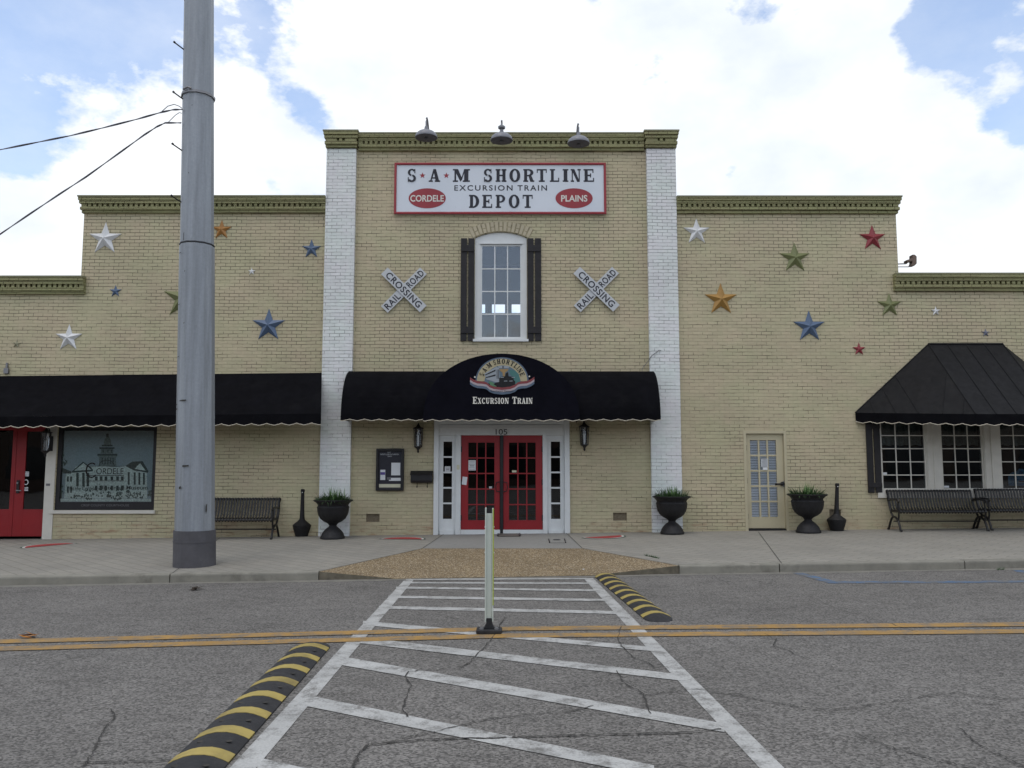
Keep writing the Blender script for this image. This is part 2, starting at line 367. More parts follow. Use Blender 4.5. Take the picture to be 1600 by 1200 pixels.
# ---------------------------------------------------------------- mesh helpers
def origin_of(o):
    v = Vector((0, 0, 0))
    while o is not None: v += o.location; o = o.parent
    return v
class MB:
    def __init__(s): s.v = []; s.f = []; s.mi = []; s.cur = 0
    def add(s, vs, fs):
        n = len(s.v); s.v += [tuple(v) for v in vs]; s.f += [tuple(i + n for i in f) for f in fs]; s.mi += [s.cur] * len(fs); return s
    def poly(s, pts): return s.add(pts, [tuple(range(len(pts)))])
    def box(s, x0, x1, y0, y1, z0, z1):
        if x0 > x1: x0, x1 = x1, x0
        if y0 > y1: y0, y1 = y1, y0
        if z0 > z1: z0, z1 = z1, z0
        return s.add([(x0, y0, z0), (x1, y0, z0), (x1, y1, z0), (x0, y1, z0), (x0, y0, z1), (x1, y0, z1), (x1, y1, z1), (x0, y1, z1)],
                     [(0, 3, 2, 1), (4, 5, 6, 7), (0, 1, 5, 4), (1, 2, 6, 5), (2, 3, 7, 6), (3, 0, 4, 7)])
    def prism(s, pts, y0, y1):          # polygon in XZ pushed along Y
        n = len(pts)
        vs = [(x, y0, z) for x, z in pts] + [(x, y1, z) for x, z in pts]
        return s.add(vs, [tuple(range(n)), tuple(range(2 * n - 1, n - 1, -1))] + [(i, i + n, (i + 1) % n + n, (i + 1) % n) for i in range(n)])
    def prismx(s, pts, x0, x1):         # polygon in YZ pushed along X
        n = len(pts)
        vs = [(x0, y, z) for y, z in pts] + [(x1, y, z) for y, z in pts]
        return s.add(vs, [tuple(range(n)), tuple(range(2 * n - 1, n - 1, -1))] + [(i, i + n, (i + 1) % n + n, (i + 1) % n) for i in range(n)])
    def prismz(s, pts, z0, z1):
        n = len(pts)
        vs = [(x, y, z0) for x, y in pts] + [(x, y, z1) for x, y in pts]
        return s.add(vs, [tuple(range(n)), tuple(range(2 * n - 1, n - 1, -1))] + [(i, i + n, (i + 1) % n + n, (i + 1) % n) for i in range(n)])
    def tube(s, pts, r, n=8, cap=True):
        pts = [Vector(p) for p in pts]; rr = r if isinstance(r, (list, tuple)) else [r] * len(pts)
        rings = []; base = len(s.v)
        up = Vector((0, 0, 1))
        for i, p in enumerate(pts):
            t = (pts[min(i + 1, len(pts) - 1)] - pts[max(i - 1, 0)]).normalized()
            a = t.cross(up if abs(t.z) < .95 else Vector((0, 1, 0))).normalized(); bb = t.cross(a)
            rings.append([p + (a * math.cos(2 * math.pi * k / n) + bb * math.sin(2 * math.pi * k / n)) * rr[i] for k in range(n)])
        vs = [q for rg in rings for q in rg]
        fs = [(i * n + k, i * n + (k + 1) % n, (i + 1) * n + (k + 1) % n, (i + 1) * n + k) for i in range(len(pts) - 1) for k in range(n)]
        if cap: fs += [tuple(range(n - 1, -1, -1)), tuple((len(pts) - 1) * n + k for k in range(n))]
        return s.add(vs, fs)
    def lathe(s, prof, c=(0, 0, 0), n=24, ripple=None):
        vs = []
        for j, (r, z) in enumerate(prof):
            for k in range(n):
                a = 2 * math.pi * k / n
                q = r * (1 + (ripple(a, j) if ripple else 0))
                vs.append((c[0] + q * math.cos(a), c[1] + q * math.sin(a), c[2] + z))
        fs = [(j * n + k, j * n + (k + 1) % n, (j + 1) * n + (k + 1) % n, (j + 1) * n + k) for j in range(len(prof) - 1) for k in range(n)]
        fs += [tuple(range(n - 1, -1, -1)), tuple((len(prof) - 1) * n + k for k in range(n))]
        return s.add(vs, fs)
    def build(s, name, mats, parent=None, smooth=False, bevel=0, fix=True):
        o0 = origin_of(parent) if parent else Vector((0, 0, 0))
        me = bpy.data.meshes.new(name)
        me.from_pydata([tuple(Vector(v) - o0) for v in s.v], [], s.f)
        if fix:
            bm = bmesh.new(); bm.from_mesh(me); bmesh.ops.recalc_face_normals(bm, faces=bm.faces); bm.to_mesh(me); bm.free()
        mats = mats if isinstance(mats, (list, tuple)) else [mats]
        for mm in mats: me.materials.append(M[mm] if isinstance(mm, str) else mm)
        if len(mats) > 1: me.polygons.foreach_set('material_index', s.mi)
        if smooth:
            me.polygons.foreach_set('use_smooth', [True] * len(me.polygons))
            try: me.set_sharp_from_angle(angle=R(38))
            except Exception: pass
        o = bpy.data.objects.new(name, me); COL.objects.link(o)
        if parent: o.parent = parent
        if bevel:
            bv = o.modifiers.new('bevel', 'BEVEL'); bv.width = bevel; bv.segments = 2; bv.limit_method = 'ANGLE'; bv.angle_limit = R(40)
        return o
def thing(name, label, cat, loc=(0, 0, 0), group=None):
    o = bpy.data.objects.new(name, None); COL.objects.link(o); o.location = loc; o.empty_display_size = .2
    return tag(o, label, cat, group)
def tag(o, label=None, cat=None, group=None, kind=None):
    if label: o['label'] = label
    if cat: o['category'] = cat
    if group: o['group'] = group
    if kind: o['kind'] = kind
    return o
KIDS = {}
def copy_tree(o, parent=None):
    c = o.copy(); COL.objects.link(c)
    if parent: c.parent = parent
    for ch in [x for x in COL.objects if x.parent == o]: copy_tree(ch, c)
    return c
def dup(o, loc, label, rz=0.0, scale=None):
    c = copy_tree(o); c.location = loc; c.rotation_euler = (0, 0, rz); c['label'] = label
    if scale: c.scale = scale
    return c
# lettering with the built-in face
def sans(text, x0, x1, z0, z1, y, matname, parent, name='lettering', bold=0.0, rot=0.0, space=1.0):
    cu = bpy.data.curves.new(name, 'FONT'); cu.body = text; cu.size = 1; cu.offset = bold; cu.space_character = space; cu.resolution_u = 4
    o = bpy.data.objects.new('tmp_text', cu); COL.objects.link(o)
    me = bpy.data.meshes.new_from_object(o.evaluated_get(bpy.context.evaluated_depsgraph_get()))
    bpy.data.objects.remove(o); bpy.data.curves.remove(cu)
    xs = [v.co.x for v in me.vertices]; ys = [v.co.y for v in me.vertices]
    ax, bx, ay, by = min(xs), max(xs), min(ys), max(ys)
    cx, cz = (x0 + x1) / 2, (z0 + z1) / 2; ca, sa = math.cos(rot), math.sin(rot)
    o0 = origin_of(parent) if parent else Vector((0, 0, 0))
    for v in me.vertices:
        px = (v.co.x - ax) / (bx - ax) * (x1 - x0) - (x1 - x0) / 2
        pz = (v.co.y - ay) / (by - ay) * (z1 - z0) - (z1 - z0) / 2
        v.co = Vector((cx + px * ca - pz * sa, y, cz + px * sa + pz * ca)) - o0
    me.name = name; me.materials.clear(); me.materials.append(M[matname]); 
    ob = bpy.data.objects.new(name, me); COL.objects.link(ob)
    if parent: ob.parent = parent
    return ob
# a hand drawn slab serif alphabet in a unit box
def ring(cx, cy, ro, so_, ri, si, a0=0, a1=360, n=28):
    n = max(4, int(n * abs(a1 - a0) / 360)); out_ = []
    for k in range(n):
        t0, t1 = R(a0 + (a1 - a0) * k / n), R(a0 + (a1 - a0) * (k + 1) / n)
        out_.append([(cx + ro * math.cos(t0), cy + so_ * math.sin(t0)), (cx + ro * math.cos(t1), cy + so_ * math.sin(t1)), (cx + ri * math.cos(t1), cy + si * math.sin(t1)), (cx + ri * math.cos(t0), cy + si * math.sin(t0))])
    return out_
def rc(x0, y0, x1, y1): return [(x0, y0), (x1, y0), (x1, y1), (x0, y1)]
T_ = .115
GL = {
 'O': ring(.5, .5, .5, .52, .21, .40),
 'D': [rc(.1, 0, .40, 1), rc(0, 0, .42, T_), rc(0, 1 - T_, .42, 1)] + ring(.40, .5, .6, .5, .29, .385, -90, 90),
 'P': [rc(.1, 0, .40, 1), rc(0, 0, .56, T_), rc(0, 1 - T_, .5, 1), rc(.38, .40, .52, .51)] + ring(.48, .70, .5, .30, .22, .19, -90, 90),
 'R': [rc(.08, 0, .36, 1), rc(0, 0, .46, T_), rc(0, 1 - T_, .5, 1), rc(.34, .43, .50, .54), [(.46, .50), (.74, .50), (.93, T_), (.66, 0)], rc(.66, 0, 1.02, T_)] + ring(.46, .72, .48, .28, .2, .17, -90, 90),
 'S': ring(.5, .735, .46, .285, .19, .165, 25, 262) + ring(.5, .275, .48, .295, .20, .165, 82, -155) + [rc(.80, .66, .90, 1.0), rc(.06, 0, .16, .36)],
 'A': [[(.08, 0), (.21, 0), (.53, .88), (.40, 1.0)], [(.38, 1.0), (.64, 1.0), (.97, 0), (.64, 0)], rc(.24, .25, .72, .36), rc(-.02, 0, .36, T_), rc(.54, 0, 1.04, T_)],
 'M': [rc(.09, 0, .19, 1), rc(.66, 0, .91, 1), [(.06, 1), (.30, 1), (.56, .22), (.44, .02)], [(.44, .02), (.54, .2), (.74, 1), (.66, 1)], rc(0, 0, .30, T_), rc(.58, 0, 1, T_), rc(0, 1 - T_, .26, 1), rc(.66, 1 - T_, 1, 1)],
 'H': [rc(.08, 0, .37, 1), rc(.63, 0, .92, 1), rc(.3, .44, .7, .56), rc(0, 0, .45, T_), rc(.55, 0, 1, T_), rc(0, 1 - T_, .45, 1), rc(.55, 1 - T_, 1, 1)],
 'T': [rc(.35, 0, .65, 1), rc(0, 1 - T_, 1, 1), rc(0, .70, .09, 1), rc(.91, .70, 1, 1), rc(.2, 0, .8, T_)],
 'L': [rc(.12, 0, .42, 1), rc(0, 1 - T_, .56, 1), rc(0, 0, 1, T_), rc(.89, 0, 1, .32)],
 'I': [rc(.18, 0, .82, 1), rc(0, 0, 1, T_), rc(0, 1 - T_, 1, 1)],
 'N': [rc(.10, 0, .21, 1), rc(.79, 0, .90, 1), [(.05, 1), (.36, 1), (.90, 0), (.64, 0)], rc(0, 0, .33, T_), rc(0, 1 - T_, .3, 1), rc(.68, 1 - T_, 1, 1)],
 'E': [rc(.1, 0, .4, 1), rc(0, 1 - T_, .95, 1), rc(0, 0, 1, T_), rc(.85, .70, .95, 1), rc(.9, 0, 1, .31), rc(.38, .44, .68, .56), rc(.62, .34, .72, .66)],
 'X': [[(.04, 1), (.36, 1), (.96, 0), (.64, 0)], [(.70, 1), (.82, 1), (.30, 0), (.18, 0)], rc(0, 0, .38, T_), rc(.56, 0, 1, T_), rc(0, 1 - T_, .44, 1), rc(.62, 1 - T_, .96, 1)],
 'C': ring(.53, .5, .53, .52, .23, .39, 38, 322) + [rc(.86, .64, .96, 1.0), rc(.88, .0, .96, .2)],
 'U': [rc(.1, .3, .38, 1), rc(.74, .3, .86, 1), rc(0, 1 - T_, .48, 1), rc(.62, 1 - T_, 1, 1)] + ring(.48, .32, .38, .33, .11, .2, 180, 360),
}
def serif(mb, ch, x0, x1, z0, z1, y, rot=0.0):
    cx, cz = (x0 + x1) / 2, (z0 + z1) / 2; ca, sa = math.cos(rot), math.sin(rot)
    for i, pl in enumerate(GL[ch]):
        pts = []
        for a, c in pl:
            px, pz = (a - .5) * (x1 - x0), (c - .5) * (z1 - z0)
            pts.append((cx + px * ca - pz * sa, y - .00035 * i, cz + px * sa + pz * ca))
        mb.poly(pts)
def starpts(cx, cz, r_, r2=.4, rot=0.0):
    return [(cx + (r_ if k % 2 == 0 else r_ * r2) * math.sin(R(36 * k) + rot), cz + (r_ if k % 2 == 0 else r_ * r2) * math.cos(R(36 * k) + rot)) for k in range(10)]
def ellipse(cx, cz, rx, rz, a0=0, a1=360, n=40):
    return [(cx + rx * math.cos(R(a0 + (a1 - a0) * k / n)), cz + rz * math.sin(R(a0 + (a1 - a0) * k / n))) for k in range(n + (0 if a1 - a0 == 360 else 1))]

# ================================================================ THE SETTING
# road: one sheet to the horizon, cracks traced in it
mb = MB()
mb.poly([(x, y, zroad(x)) for x, y in ((-400, -400), (400, -400), (400, 400), (-400, 400))])
CRACKS = [([(790, 965), (777, 985), (765, 1003), (748, 1020), (735, 1035), (720, 1045), (640, 1050), (632, 1060), (642, 1072), (636, 1090), (628, 1110), (640, 1125)], 2.0),
          ([(580, 1163), (622, 1158), (700, 1140), (745, 1128), (800, 1120), (890, 1113), (935, 1103)], 1.6),
          ([(552, 1200), (560, 1180), (575, 1166), (620, 1160), (700, 1156), (770, 1155), (850, 1152), (950, 1149), (1060, 1147), (1135, 1140)], 3.0),
          ([(970, 980), (965, 1000), (975, 1015), (990, 1028), (1040, 1050)], 1.8), ([(965, 1050), (975, 1068), (1005, 1085), (1012, 1105), (1018, 1120)], 2.0),
          ([(1010, 1088), (1080, 1078), (1140, 1085), (1200, 1098), (1260, 1108), (1310, 1110), (1370, 1102), (1440, 1090), (1490, 1084), (1600, 1096)], 1.6),
          ([(1340, 1150), (1400, 1172), (1470, 1190), (1530, 1204)], 1.8), ([(1500, 1140), (1530, 1165), (1570, 1185), (1610, 1204)], 1.8),
          ([(130, 1200), (150, 1170), (160, 1145), (180, 1120), (172, 1105)], 2.4), ([(120, 1193), (200, 1192), (275, 1190)], 1.8),
          ([(1265, 932), (1305, 951), (1340, 962), (1380, 972), (1440, 990)], 1.2), ([(1120, 958), (1180, 953), (1245, 951), (1310, 950)], 1.2),
          ([(1195, 992), (1212, 1000), (1208, 1010), (1235, 1020), (1270, 1034)], 1.6), ([(1115, 900), (1140, 914), (1180, 918), (1220, 908)], 1.2), ([(460, 925), (478, 914), (560, 919), (600, 916)], 1.2),
          ([(1490, 915), (1530, 922), (1560, 928), (1600, 938)], 1.2), ([(1330, 915), (1400, 910), (1470, 925)], 1.0), ([(1450, 940), (1530, 945), (1600, 940)], 1.0)]
mb.cur = 1
cr = random.Random(3)
for pts, wd in CRACKS:
    fine = []
    for (a, c), (d, e) in zip(pts, pts[1:]):
        n = max(2, int(math.hypot(d - a, (e - c) * 2) / 7))
        fine += [(a + (d - a) * k / n + cr.uniform(-2, 2), c + (e - c) * k / n + cr.uniform(-1.0, 1.0)) for k in range(n)]
    g = [Vector(G(*q)) for q in fine]
    for i in range(len(g) - 1):
        t = (g[i + 1] - g[i]).normalized(); nrm = Vector((-t.y, t.x)); h0 = .0033 * wd * cr.uniform(.3, 1.15)
        q = [g[i] + nrm * h0, g[i] - nrm * h0, g[i + 1] - nrm * h0, g[i + 1] + nrm * h0]
        mb.poly([(p.x, p.y, zroad(p.x) + .0095 + .0001 * (i % 2)) for p in q])
tag(mb.build('road', ['asphalt', 'crack'], fix=False), 'grey cracked asphalt street in front of the depot', 'road', kind='structure')

def roadpoly(name, px, z, matname, label, cat='road marking', group=None):
    mb = MB(); mb.poly([(G(*q)[0], G(*q)[1], zroad(G(*q)[0]) + z) for q in px])
    o = mb.build(name, matname, fix=False)
    me = o.data
    if me.polygons[0].normal.z < 0: me.flip_normals()
    return tag(o, label, cat, group, 'structure')
def ribbon(name, left, right, z, matname, label, group=None):
    n = 40; mb = MB()
    def at(pl, t):
        q = t * (len(pl) - 1); i = min(int(q), len(pl) - 2); f_ = q - i
        return (pl[i][0] + (pl[i + 1][0] - pl[i][0]) * f_, pl[i][1] + (pl[i + 1][1] - pl[i][1]) * f_)
    r2 = random.Random(len(label))
    for k in range(n):
        q = []
        for pl, t in ((left, k / n), (right, k / n), (right, (k + 1) / n), (left, (k + 1) / n)): q.append(Vector(at(pl, t)))
        mb.poly([(p.x, p.y, zroad(p.x) + z) for p in q])
    o = mb.build(name, matname, fix=False)
    if o.data.polygons[0].normal.z < 0: o.data.flip_normals()
    return tag(o, label, 'road marking', group, 'structure')
g = lambda *q: [G(*p) for p in q]
ribbon('crosswalk_edge_line', [(-1.60, -5.52), (-1.605, -9.4), (-1.60, -13.1), (-1.6, -16)], [(-1.46, -5.42), (-1.455, -9.4), (-1.45, -13.1), (-1.45, -16)], .004, 'white_line', 'long white crosswalk edge line on the left, beside the near speed hump')
ribbon('crosswalk_edge_line', [(1.06, -5.5), (1.20, -9.2), (1.375, -13.2), (1.48, -16)], [(1.20, -5.5), (1.345, -9.2), (1.51, -13.2), (1.62, -16)], .004, 'white_line', 'long white crosswalk edge line on the right, beside the far speed hump')
SX = [((634, 906.0), (918, 904.5), 2.2), ((634, 911), (924, 911.8), 2.6), ((619, 918.5), (940, 923.2), 3.4), ((607, 933), (952, 938.5), 4.2), ((592, 949.5), (978, 958), 5.2), ((567, 974), (1036, 1016.5), 7.5),
      ((563, 1001), (1076, 1061), 11), ((521, 1031), (1132, 1138.5), 15.5), ((476, 1095), (1022, 1206), 20), ((402, 1196), (900, 1310), 26)]
names = ['first white crosswalk bar, hard against the ramp', 'second white crosswalk bar out from the ramp', 'third white crosswalk bar out from the ramp', 'fourth white crosswalk bar out from the ramp', 'white crosswalk bar just beyond the double yellow line, not touching it',
         'white crosswalk bar that the double yellow line runs across', 'first white crosswalk bar on the near side of the yellow line', 'second white crosswalk bar on the near side of the yellow line', 'third and widest whole white crosswalk bar nearest the camera', 'white crosswalk bar cut by the bottom edge of the photo']
for (a, c, th), nm in zip(SX, names):
    roadpoly('crosswalk_bar', [(a[0], a[1] - th * .44), (c[0], c[1] - th * .44), (c[0], c[1] + th * .44), (a[0], a[1] + th * .44)], .0055, 'white_line', nm)
yl = -9.40
for y0, y1, nm in ((-9.13, -9.335, 'far stripe of the double yellow centre line'), (-9.485, -9.68, 'near stripe of the double yellow centre line')):
    ribbon('centre_line', [(-30, y0 - 1.6), (-5, y0 - .33), (0, y0), (5, y0 - .09), (30, y0 - .3)], [(-30, y1 - 1.6), (-5, y1 - .33), (0, y1), (5, y1 - .09), (30, y1 - .3)], .0075, 'yellow_line', nm)
roadpoly('parking_line', [(1238, 895.5), (1254, 895.5), (1306, 908.5), (1700, 907.3), (1700, 910.3), (1296, 912)], .004, 'blue_line', 'angled blue parking line on the right by the kerb')
roadpoly('parking_line', [(1583, 891.5), (1700, 891.5), (1700, 894.5), (1592, 895)], .004, 'blue_line', 'short blue parking mark touching the right kerb')

# sidewalk
def up(o):
    for pnum in o.data.polygons:
        if pnum.normal.z < 0: o.data.flip_normals(); break
    return o
RT = [SW(660, 857), SW(910, 857)]                       # top edge of the ramp
RC = [(-2.90, curb_y(-2.90)), (2.55, curb_y(2.55))]     # where it cuts the kerb line
RB = [(-1.75, curb_y(-1.75) - .08), (1.25, curb_y(1.25) - .08)]   # foot of the ramp on the road
LW = [(-1.45, .25), (1.15, .25)]                        # landing joint at the wall
Zs = lambda p, d=0: (p[0], p[1], zside(*p) + d)
def sheet(name, polys, matname, label):
    mb = MB()
    for pl in polys: mb.poly([Zs(p) for p in pl])
    return tag(up(mb.build(name, matname, fix=False)), label, 'sidewalk', kind='structure')
sheet('sidewalk', [[(-30, .25), LW[0], RT[0], RC[0], (-30, curb_y(-30))]], 'sidewalk', 'stamped grey sidewalk left of the entrance landing')
sheet('sidewalk', [[LW[1], (30, .25), (30, curb_y(30)), RC[1], RT[1]]], 'sidewalk', 'stamped grey sidewalk right of the entrance landing')
sheet('entrance_landing', [[LW[0], LW[1], RT[1], RT[0]]], 'landing', 'plain concrete landing between the red doors and the ramp')
mb = MB()                                                # ramp
P = [Zs(RT[0]), Zs(RT[1]), Zs(RC[1]), (*RB[1], zroad(RB[1][0]) + .012), (*RB[0], zroad(RB[0][0]) + .012), Zs(RC[0])]
mb.poly([P[4], P[3], P[1], P[0]]); mb.poly([P[3], P[2], P[1]]); mb.poly([P[5], P[4], P[0]])
mb.cur = 1
for a, c in ((5, 4), (2, 3)):
    p, q = P[a], P[c]; mb.poly([p, q, (q[0], q[1], zroad(q[0]) - .05), (p[0], p[1], zroad(p[0]) - .05)])
mb.poly([P[4], P[3], (P[3][0], P[3][1] - .01, zroad(P[3][0]) - .05), (P[4][0], P[4][1] - .01, zroad(P[4][0]) - .05)])
tag(mb.build('ramp', ['aggregate', 'agg_edge'], fix=False), 'brown pebble ramp from the sidewalk down to the crosswalk', 'ramp', kind='structure')
def curb(x0, x1, joints, label):
    mb = MB(); xs = [x0] + joints + [x1]
    for a, c in zip(xs, xs[1:]):
        a2, c2 = a + .008, c - .008
        prof = [(0.0, -.1), (0.0, .10), (.006, .118), (.02, .129), (.16, .131), (.16, -.1)]
        vs = []
        for x in (a2, c2):
            for dy, z in prof: vs.append((x, curb_y(x) - .02 + dy, zroad(x) + z))
        n = len(prof); mb.add(vs, [tuple(range(n)), tuple(range(2 * n - 1, n - 1, -1))] + [(i, i + n, (i + 1) % n + n, (i + 1) % n) for i in range(n)])
    tag(mb.build('curb', 'curb'), label, 'curb', kind='structure')
curb(-30, -2.90, [-24, -18, -14, -10.5, -8.1, -5.1], 'concrete curb left of the ramp, in front of the pole')
curb(2.55, 30, [4.1, 7.0, 10, 14, 18, 24], 'concrete curb right of the ramp')
M['gutter'] = paint_mat('dusty_gutter_concrete', (.235, .222, .19), .8, (.50, .68))
mb = MB()
for k in range(60):
    x0, x1 = -15 + .5 * k, -14.5 + .5 * k
    e0, e1 = .17 + .03 * math.sin(x0 * 1.7), .17 + .03 * math.sin(x1 * 1.7)
    mb.poly([(x, y, zroad(x) + .003) for x, y in ((x0, curb_y(x0) - .02), (x0, curb_y(x0) - .03 - e0), (x1, curb_y(x1) - .03 - e1), (x1, curb_y(x1) - .02))])
tag(up(mb.build('gutter', 'gutter', fix=False)), 'dusty pale gutter strip along the foot of the curb', 'gutter', kind='structure')
mb = MB()                                                # joints scored in the walk
def scored(p, q, wd=.012):
    p, q = Vector(p), Vector(q); t = (q - p).normalized(); n = Vector((-t.y, t.x)) * wd / 2
    N_ = 12
    for k in range(N_):
        a, c = p + (q - p) * k / N_, p + (q - p) * (k + 1) / N_
        mb.poly([(r_.x, r_.y, zside(r_.x, r_.y) + .004) for r_ in (a + n, a - n, c - n, c + n)])
for p, q in ((LW[0], RT[0]), (LW[1], RT[1]), (RT[0], RT[1]), (RT[0], RC[0]), (RT[1], RC[1]), ((5.2, -.3), (4.15, -5.05)), ((-9.8, -.9), (-11.0, -4.8)), ((-6.2, -.2), (-5.1, -5.35))): scored(p, q)
tag(mb.build('sidewalk_joint', 'crack', fix=False), 'thin dark joints scored across the sidewalk', 'joint', kind='structure')

# ================================================================ THE BUILDING
B = thing('depot_building', 'long cream painted brick depot with white piers and olive cornices', 'building')
Z0 = -.4
def wallpanel(mb, x0, x1, z0, z1, holes=(), y=0.0, depth=.24):
    xs = sorted({x0, x1, *[h[0] for h in holes], *[h[1] for h in holes]}); zs = sorted({z0, z1, *[h[2] for h in holes], *[h[3] for h in holes]})
    inh = lambda x, z: any(h[0] < x < h[1] and h[2] < z < h[3] for h in holes)
    for a, c in zip(xs, xs[1:]):
        for d, e in zip(zs, zs[1:]):
            if not inh((a + c) / 2, (d + e) / 2): mb.add([(a, y, d), (c, y, d), (c, y, e), (a, y, e)], [(0, 1, 2, 3)])
    for h0, h1, h2, h3 in holes:
        d = y + depth
        mb.add([(h0, y, h2), (h0, y, h3), (h0, d, h3), (h0, d, h2)], [(0, 1, 2, 3)]); mb.add([(h1, y, h2), (h1, d, h2), (h1, d, h3), (h1, y, h3)], [(0, 1, 2, 3)])
        mb.add([(h0, y, h3), (h1, y, h3), (h1, d, h3), (h0, d, h3)], [(0, 1, 2, 3)]); mb.add([(h0, y, h2), (h0, d, h2), (h1, d, h2), (h1, y, h2)], [(0, 1, 2, 3)])
XL0, XLs, XP0, XP1, XP2, XP3, XRs, XR0 = -17.0, -9.53, -4.135, -3.48, 3.0, 3.65, 8.55, 17.0
ZC, ZWL, ZWR, ZLL, ZLR = WZ(211), WZ(308.5), WZ(309), WZ(433), WZ(428.5)
# openings
H_main = rect(678, 657, 890, 842)[:2] + (Z0 + .1, WZ(655))
H_up = rect(741.5, 362, 823.5, 534)
H_tan = (WX(1163, 750), WX(1230.5, 750), Z0 + .1, WZ(673))
H_ldoor = (WX(-40, 750), WX(70.5, 750), Z0 + .1, WZ(655))
H_post = rect(88, 667, 243, 797)
H_rw = (WX(1376, 715), WX(1690, 715), WZ(769), WZ(652))
V1 = rect(572, 803, 593, 815.5); V2 = rect(958, 801, 979.5, 813.5); V3 = rect(1296, 796, 1314, 812)
mb = MB()
wallpanel(mb, XL0, XP0, Z0, ZLL - .02, [H_ldoor, H_post])
wallpanel(mb, XLs, XP0, ZLL - .02, ZWL - .02)
wallpanel(mb, XP1, XP2, Z0, ZC - .02, [H_main, H_up, V1, V2])
wallpanel(mb, XP3, XR0, Z0, ZLR - .02, [H_tan, V3, H_rw])
wallpanel(mb, XP3, XRs, ZLR - .02, ZWR - .02)
# spandrels of the segmental arch
xa, xb, zt = H_up[0], H_up[1], H_up[3]; zsx = WZ(371)
arc = lambda t: zsx + (zt - zsx) * (1 - (2 * t - 1) ** 2)
NA = 16
for k in range(NA):
    t0, t1 = k / NA, (k + 1) / NA; X = lambda t: xa + (xb - xa) * t
    mb.add([(X(t0), 0, arc(t0)), (X(t1), 0, arc(t1)), (X(t1), 0, zt), (X(t0), 0, zt)], [(0, 1, 2, 3)])
    mb.add([(X(t0), 0, arc(t0)), (X(t1), 0, arc(t1)), (X(t1), .24, arc(t1)), (X(t0), .24, arc(t0))], [(0, 1, 2, 3)])
# returns where the parapets step, and the parapet backs
for x, z0, z1 in ((XLs, ZLL - .4, ZWL - .02), (XRs, ZLR - .4, ZWR - .02), (XP1, ZWL - .5, ZC - .02), (XP2, ZWR - .5, ZC - .02)):
    mb.add([(x, 0, z0), (x, .35, z0), (x, .35, z1), (x, 0, z1)], [(0, 1, 2, 3)])
for x0, x1, z in ((XL0, XLs, ZLL), (XLs, XP0, ZWL), (XP0, XP3, ZC), (XP3, XRs, ZWR), (XRs, XR0, ZLR)):
    mb.box(x0 + .004, x1 - .004, .27, .345, z - 1.4, z - .022)
wall = mb.build('wall', 'brick', B, fix=False)
for i, (a, c) in enumerate(((XP0, XP1), (XP2, XP3))):
    MB().box(a, c, -.10, .33, Z0, ZC - .36).build('pier', 'brickwhite', B)
# shell: roofs, back and side walls, floors
mb = MB()
for x0, x1, z in ((XL0, XLs, ZLL - .7), (XLs, XP0, ZWL - .7), (XP0, XP3, ZC - .55), (XP3, XRs, ZWR - .7), (XRs, XR0, ZLR - .7)): mb.box(x0 + .01, x1 - .01, .35, 10.2, z, z + .2)
mb.build('roof', 'roof', B)
YB = 10.0
rear = [(WX(a, 481, YB), WX(c, 481, YB), WZ(489, y=YB), WZ(474, y=YB)) for a, c in ((716, 727.5), (737.5, 758), (768.5, 789), (799.5, 820))]
mb = MB()
wallpanel(mb, XP0, XP3, Z0, ZC - .56, rear, YB, .2); wallpanel(mb, XL0, XP0, Z0, ZLL - .7, (), YB); wallpanel(mb, XP3, XR0, Z0, ZLR - .7, (), YB)
for x, z in ((XL0, ZLL - .7), (XR0, ZLR - .7), (XP0 + .02, ZC - .56), (XP3 - .02, ZC - .56), (XLs, ZWL - .7), (XRs, ZWR - .7)):
    mb.add([(x, .26, Z0), (x, YB, Z0), (x, YB, z), (x, .26, z)], [(0, 1, 2, 3)])
mb.build('inner_wall', 'interior', B, fix=False)
mb = MB(); mb.box(XP0 + .03, XP3 - .03, .26, YB - .01, 4.1, 4.25); mb.box(XL0, XR0, .26, YB - .01, -.02, .05)
mb.build('floor', 'intfloor', B)
# voussoirs over the upper window
mb = MB(); NV = 15; xm, rad = (xa + xb) / 2, None
half = (xb - xa) / 2; sag = zt - zsx; rad = (half * half + sag * sag) / (2 * sag); zc = zt - rad; amax = math.asin(half / rad) * 1.08
for k in range(NV):
    a0 = -amax + 2 * amax * k / NV + .010; a1 = -amax + 2 * amax * (k + 1) / NV - .010
    for r0, r1 in (((rad + .012, rad + .108), (rad + .122, rad + .225)) if k % 2 else ((rad + .012, rad + .225),)):
        mb.prism([(xm + r_ * math.sin(a), zc + r_ * math.cos(a)) for r_, a in ((r0, a0), (r0, a1), (r1, a1), (r1, a0))], -.010 - .002 * (k % 3), .03)
M['voussoir'] = mat('cream_paint_arch_brick', (.46, .405, .285), .65, 0, .1, 5, .4, 40)
arch_o = mb.build('brick_arch', 'voussoir', B)
mb = MB(); mb.prism([(xm + (rad + .005) * math.sin(-amax + 2 * amax * k / 24), zc + (rad + .005) * math.cos(-amax + 2 * amax * k / 24)) for k in range(25)] + [(xm + (rad + .232) * math.sin(amax - 2 * amax * k / 24), zc + (rad + .232) * math.cos(amax - 2 * amax * k / 24)) for k in range(25)], -.003, .02)
M['archjoint'] = mat('cracked_arch_joint', (.31, .27, .18), .9, 0, .6, 12)
mb.build('arch_joint', 'archjoint', arch_o)

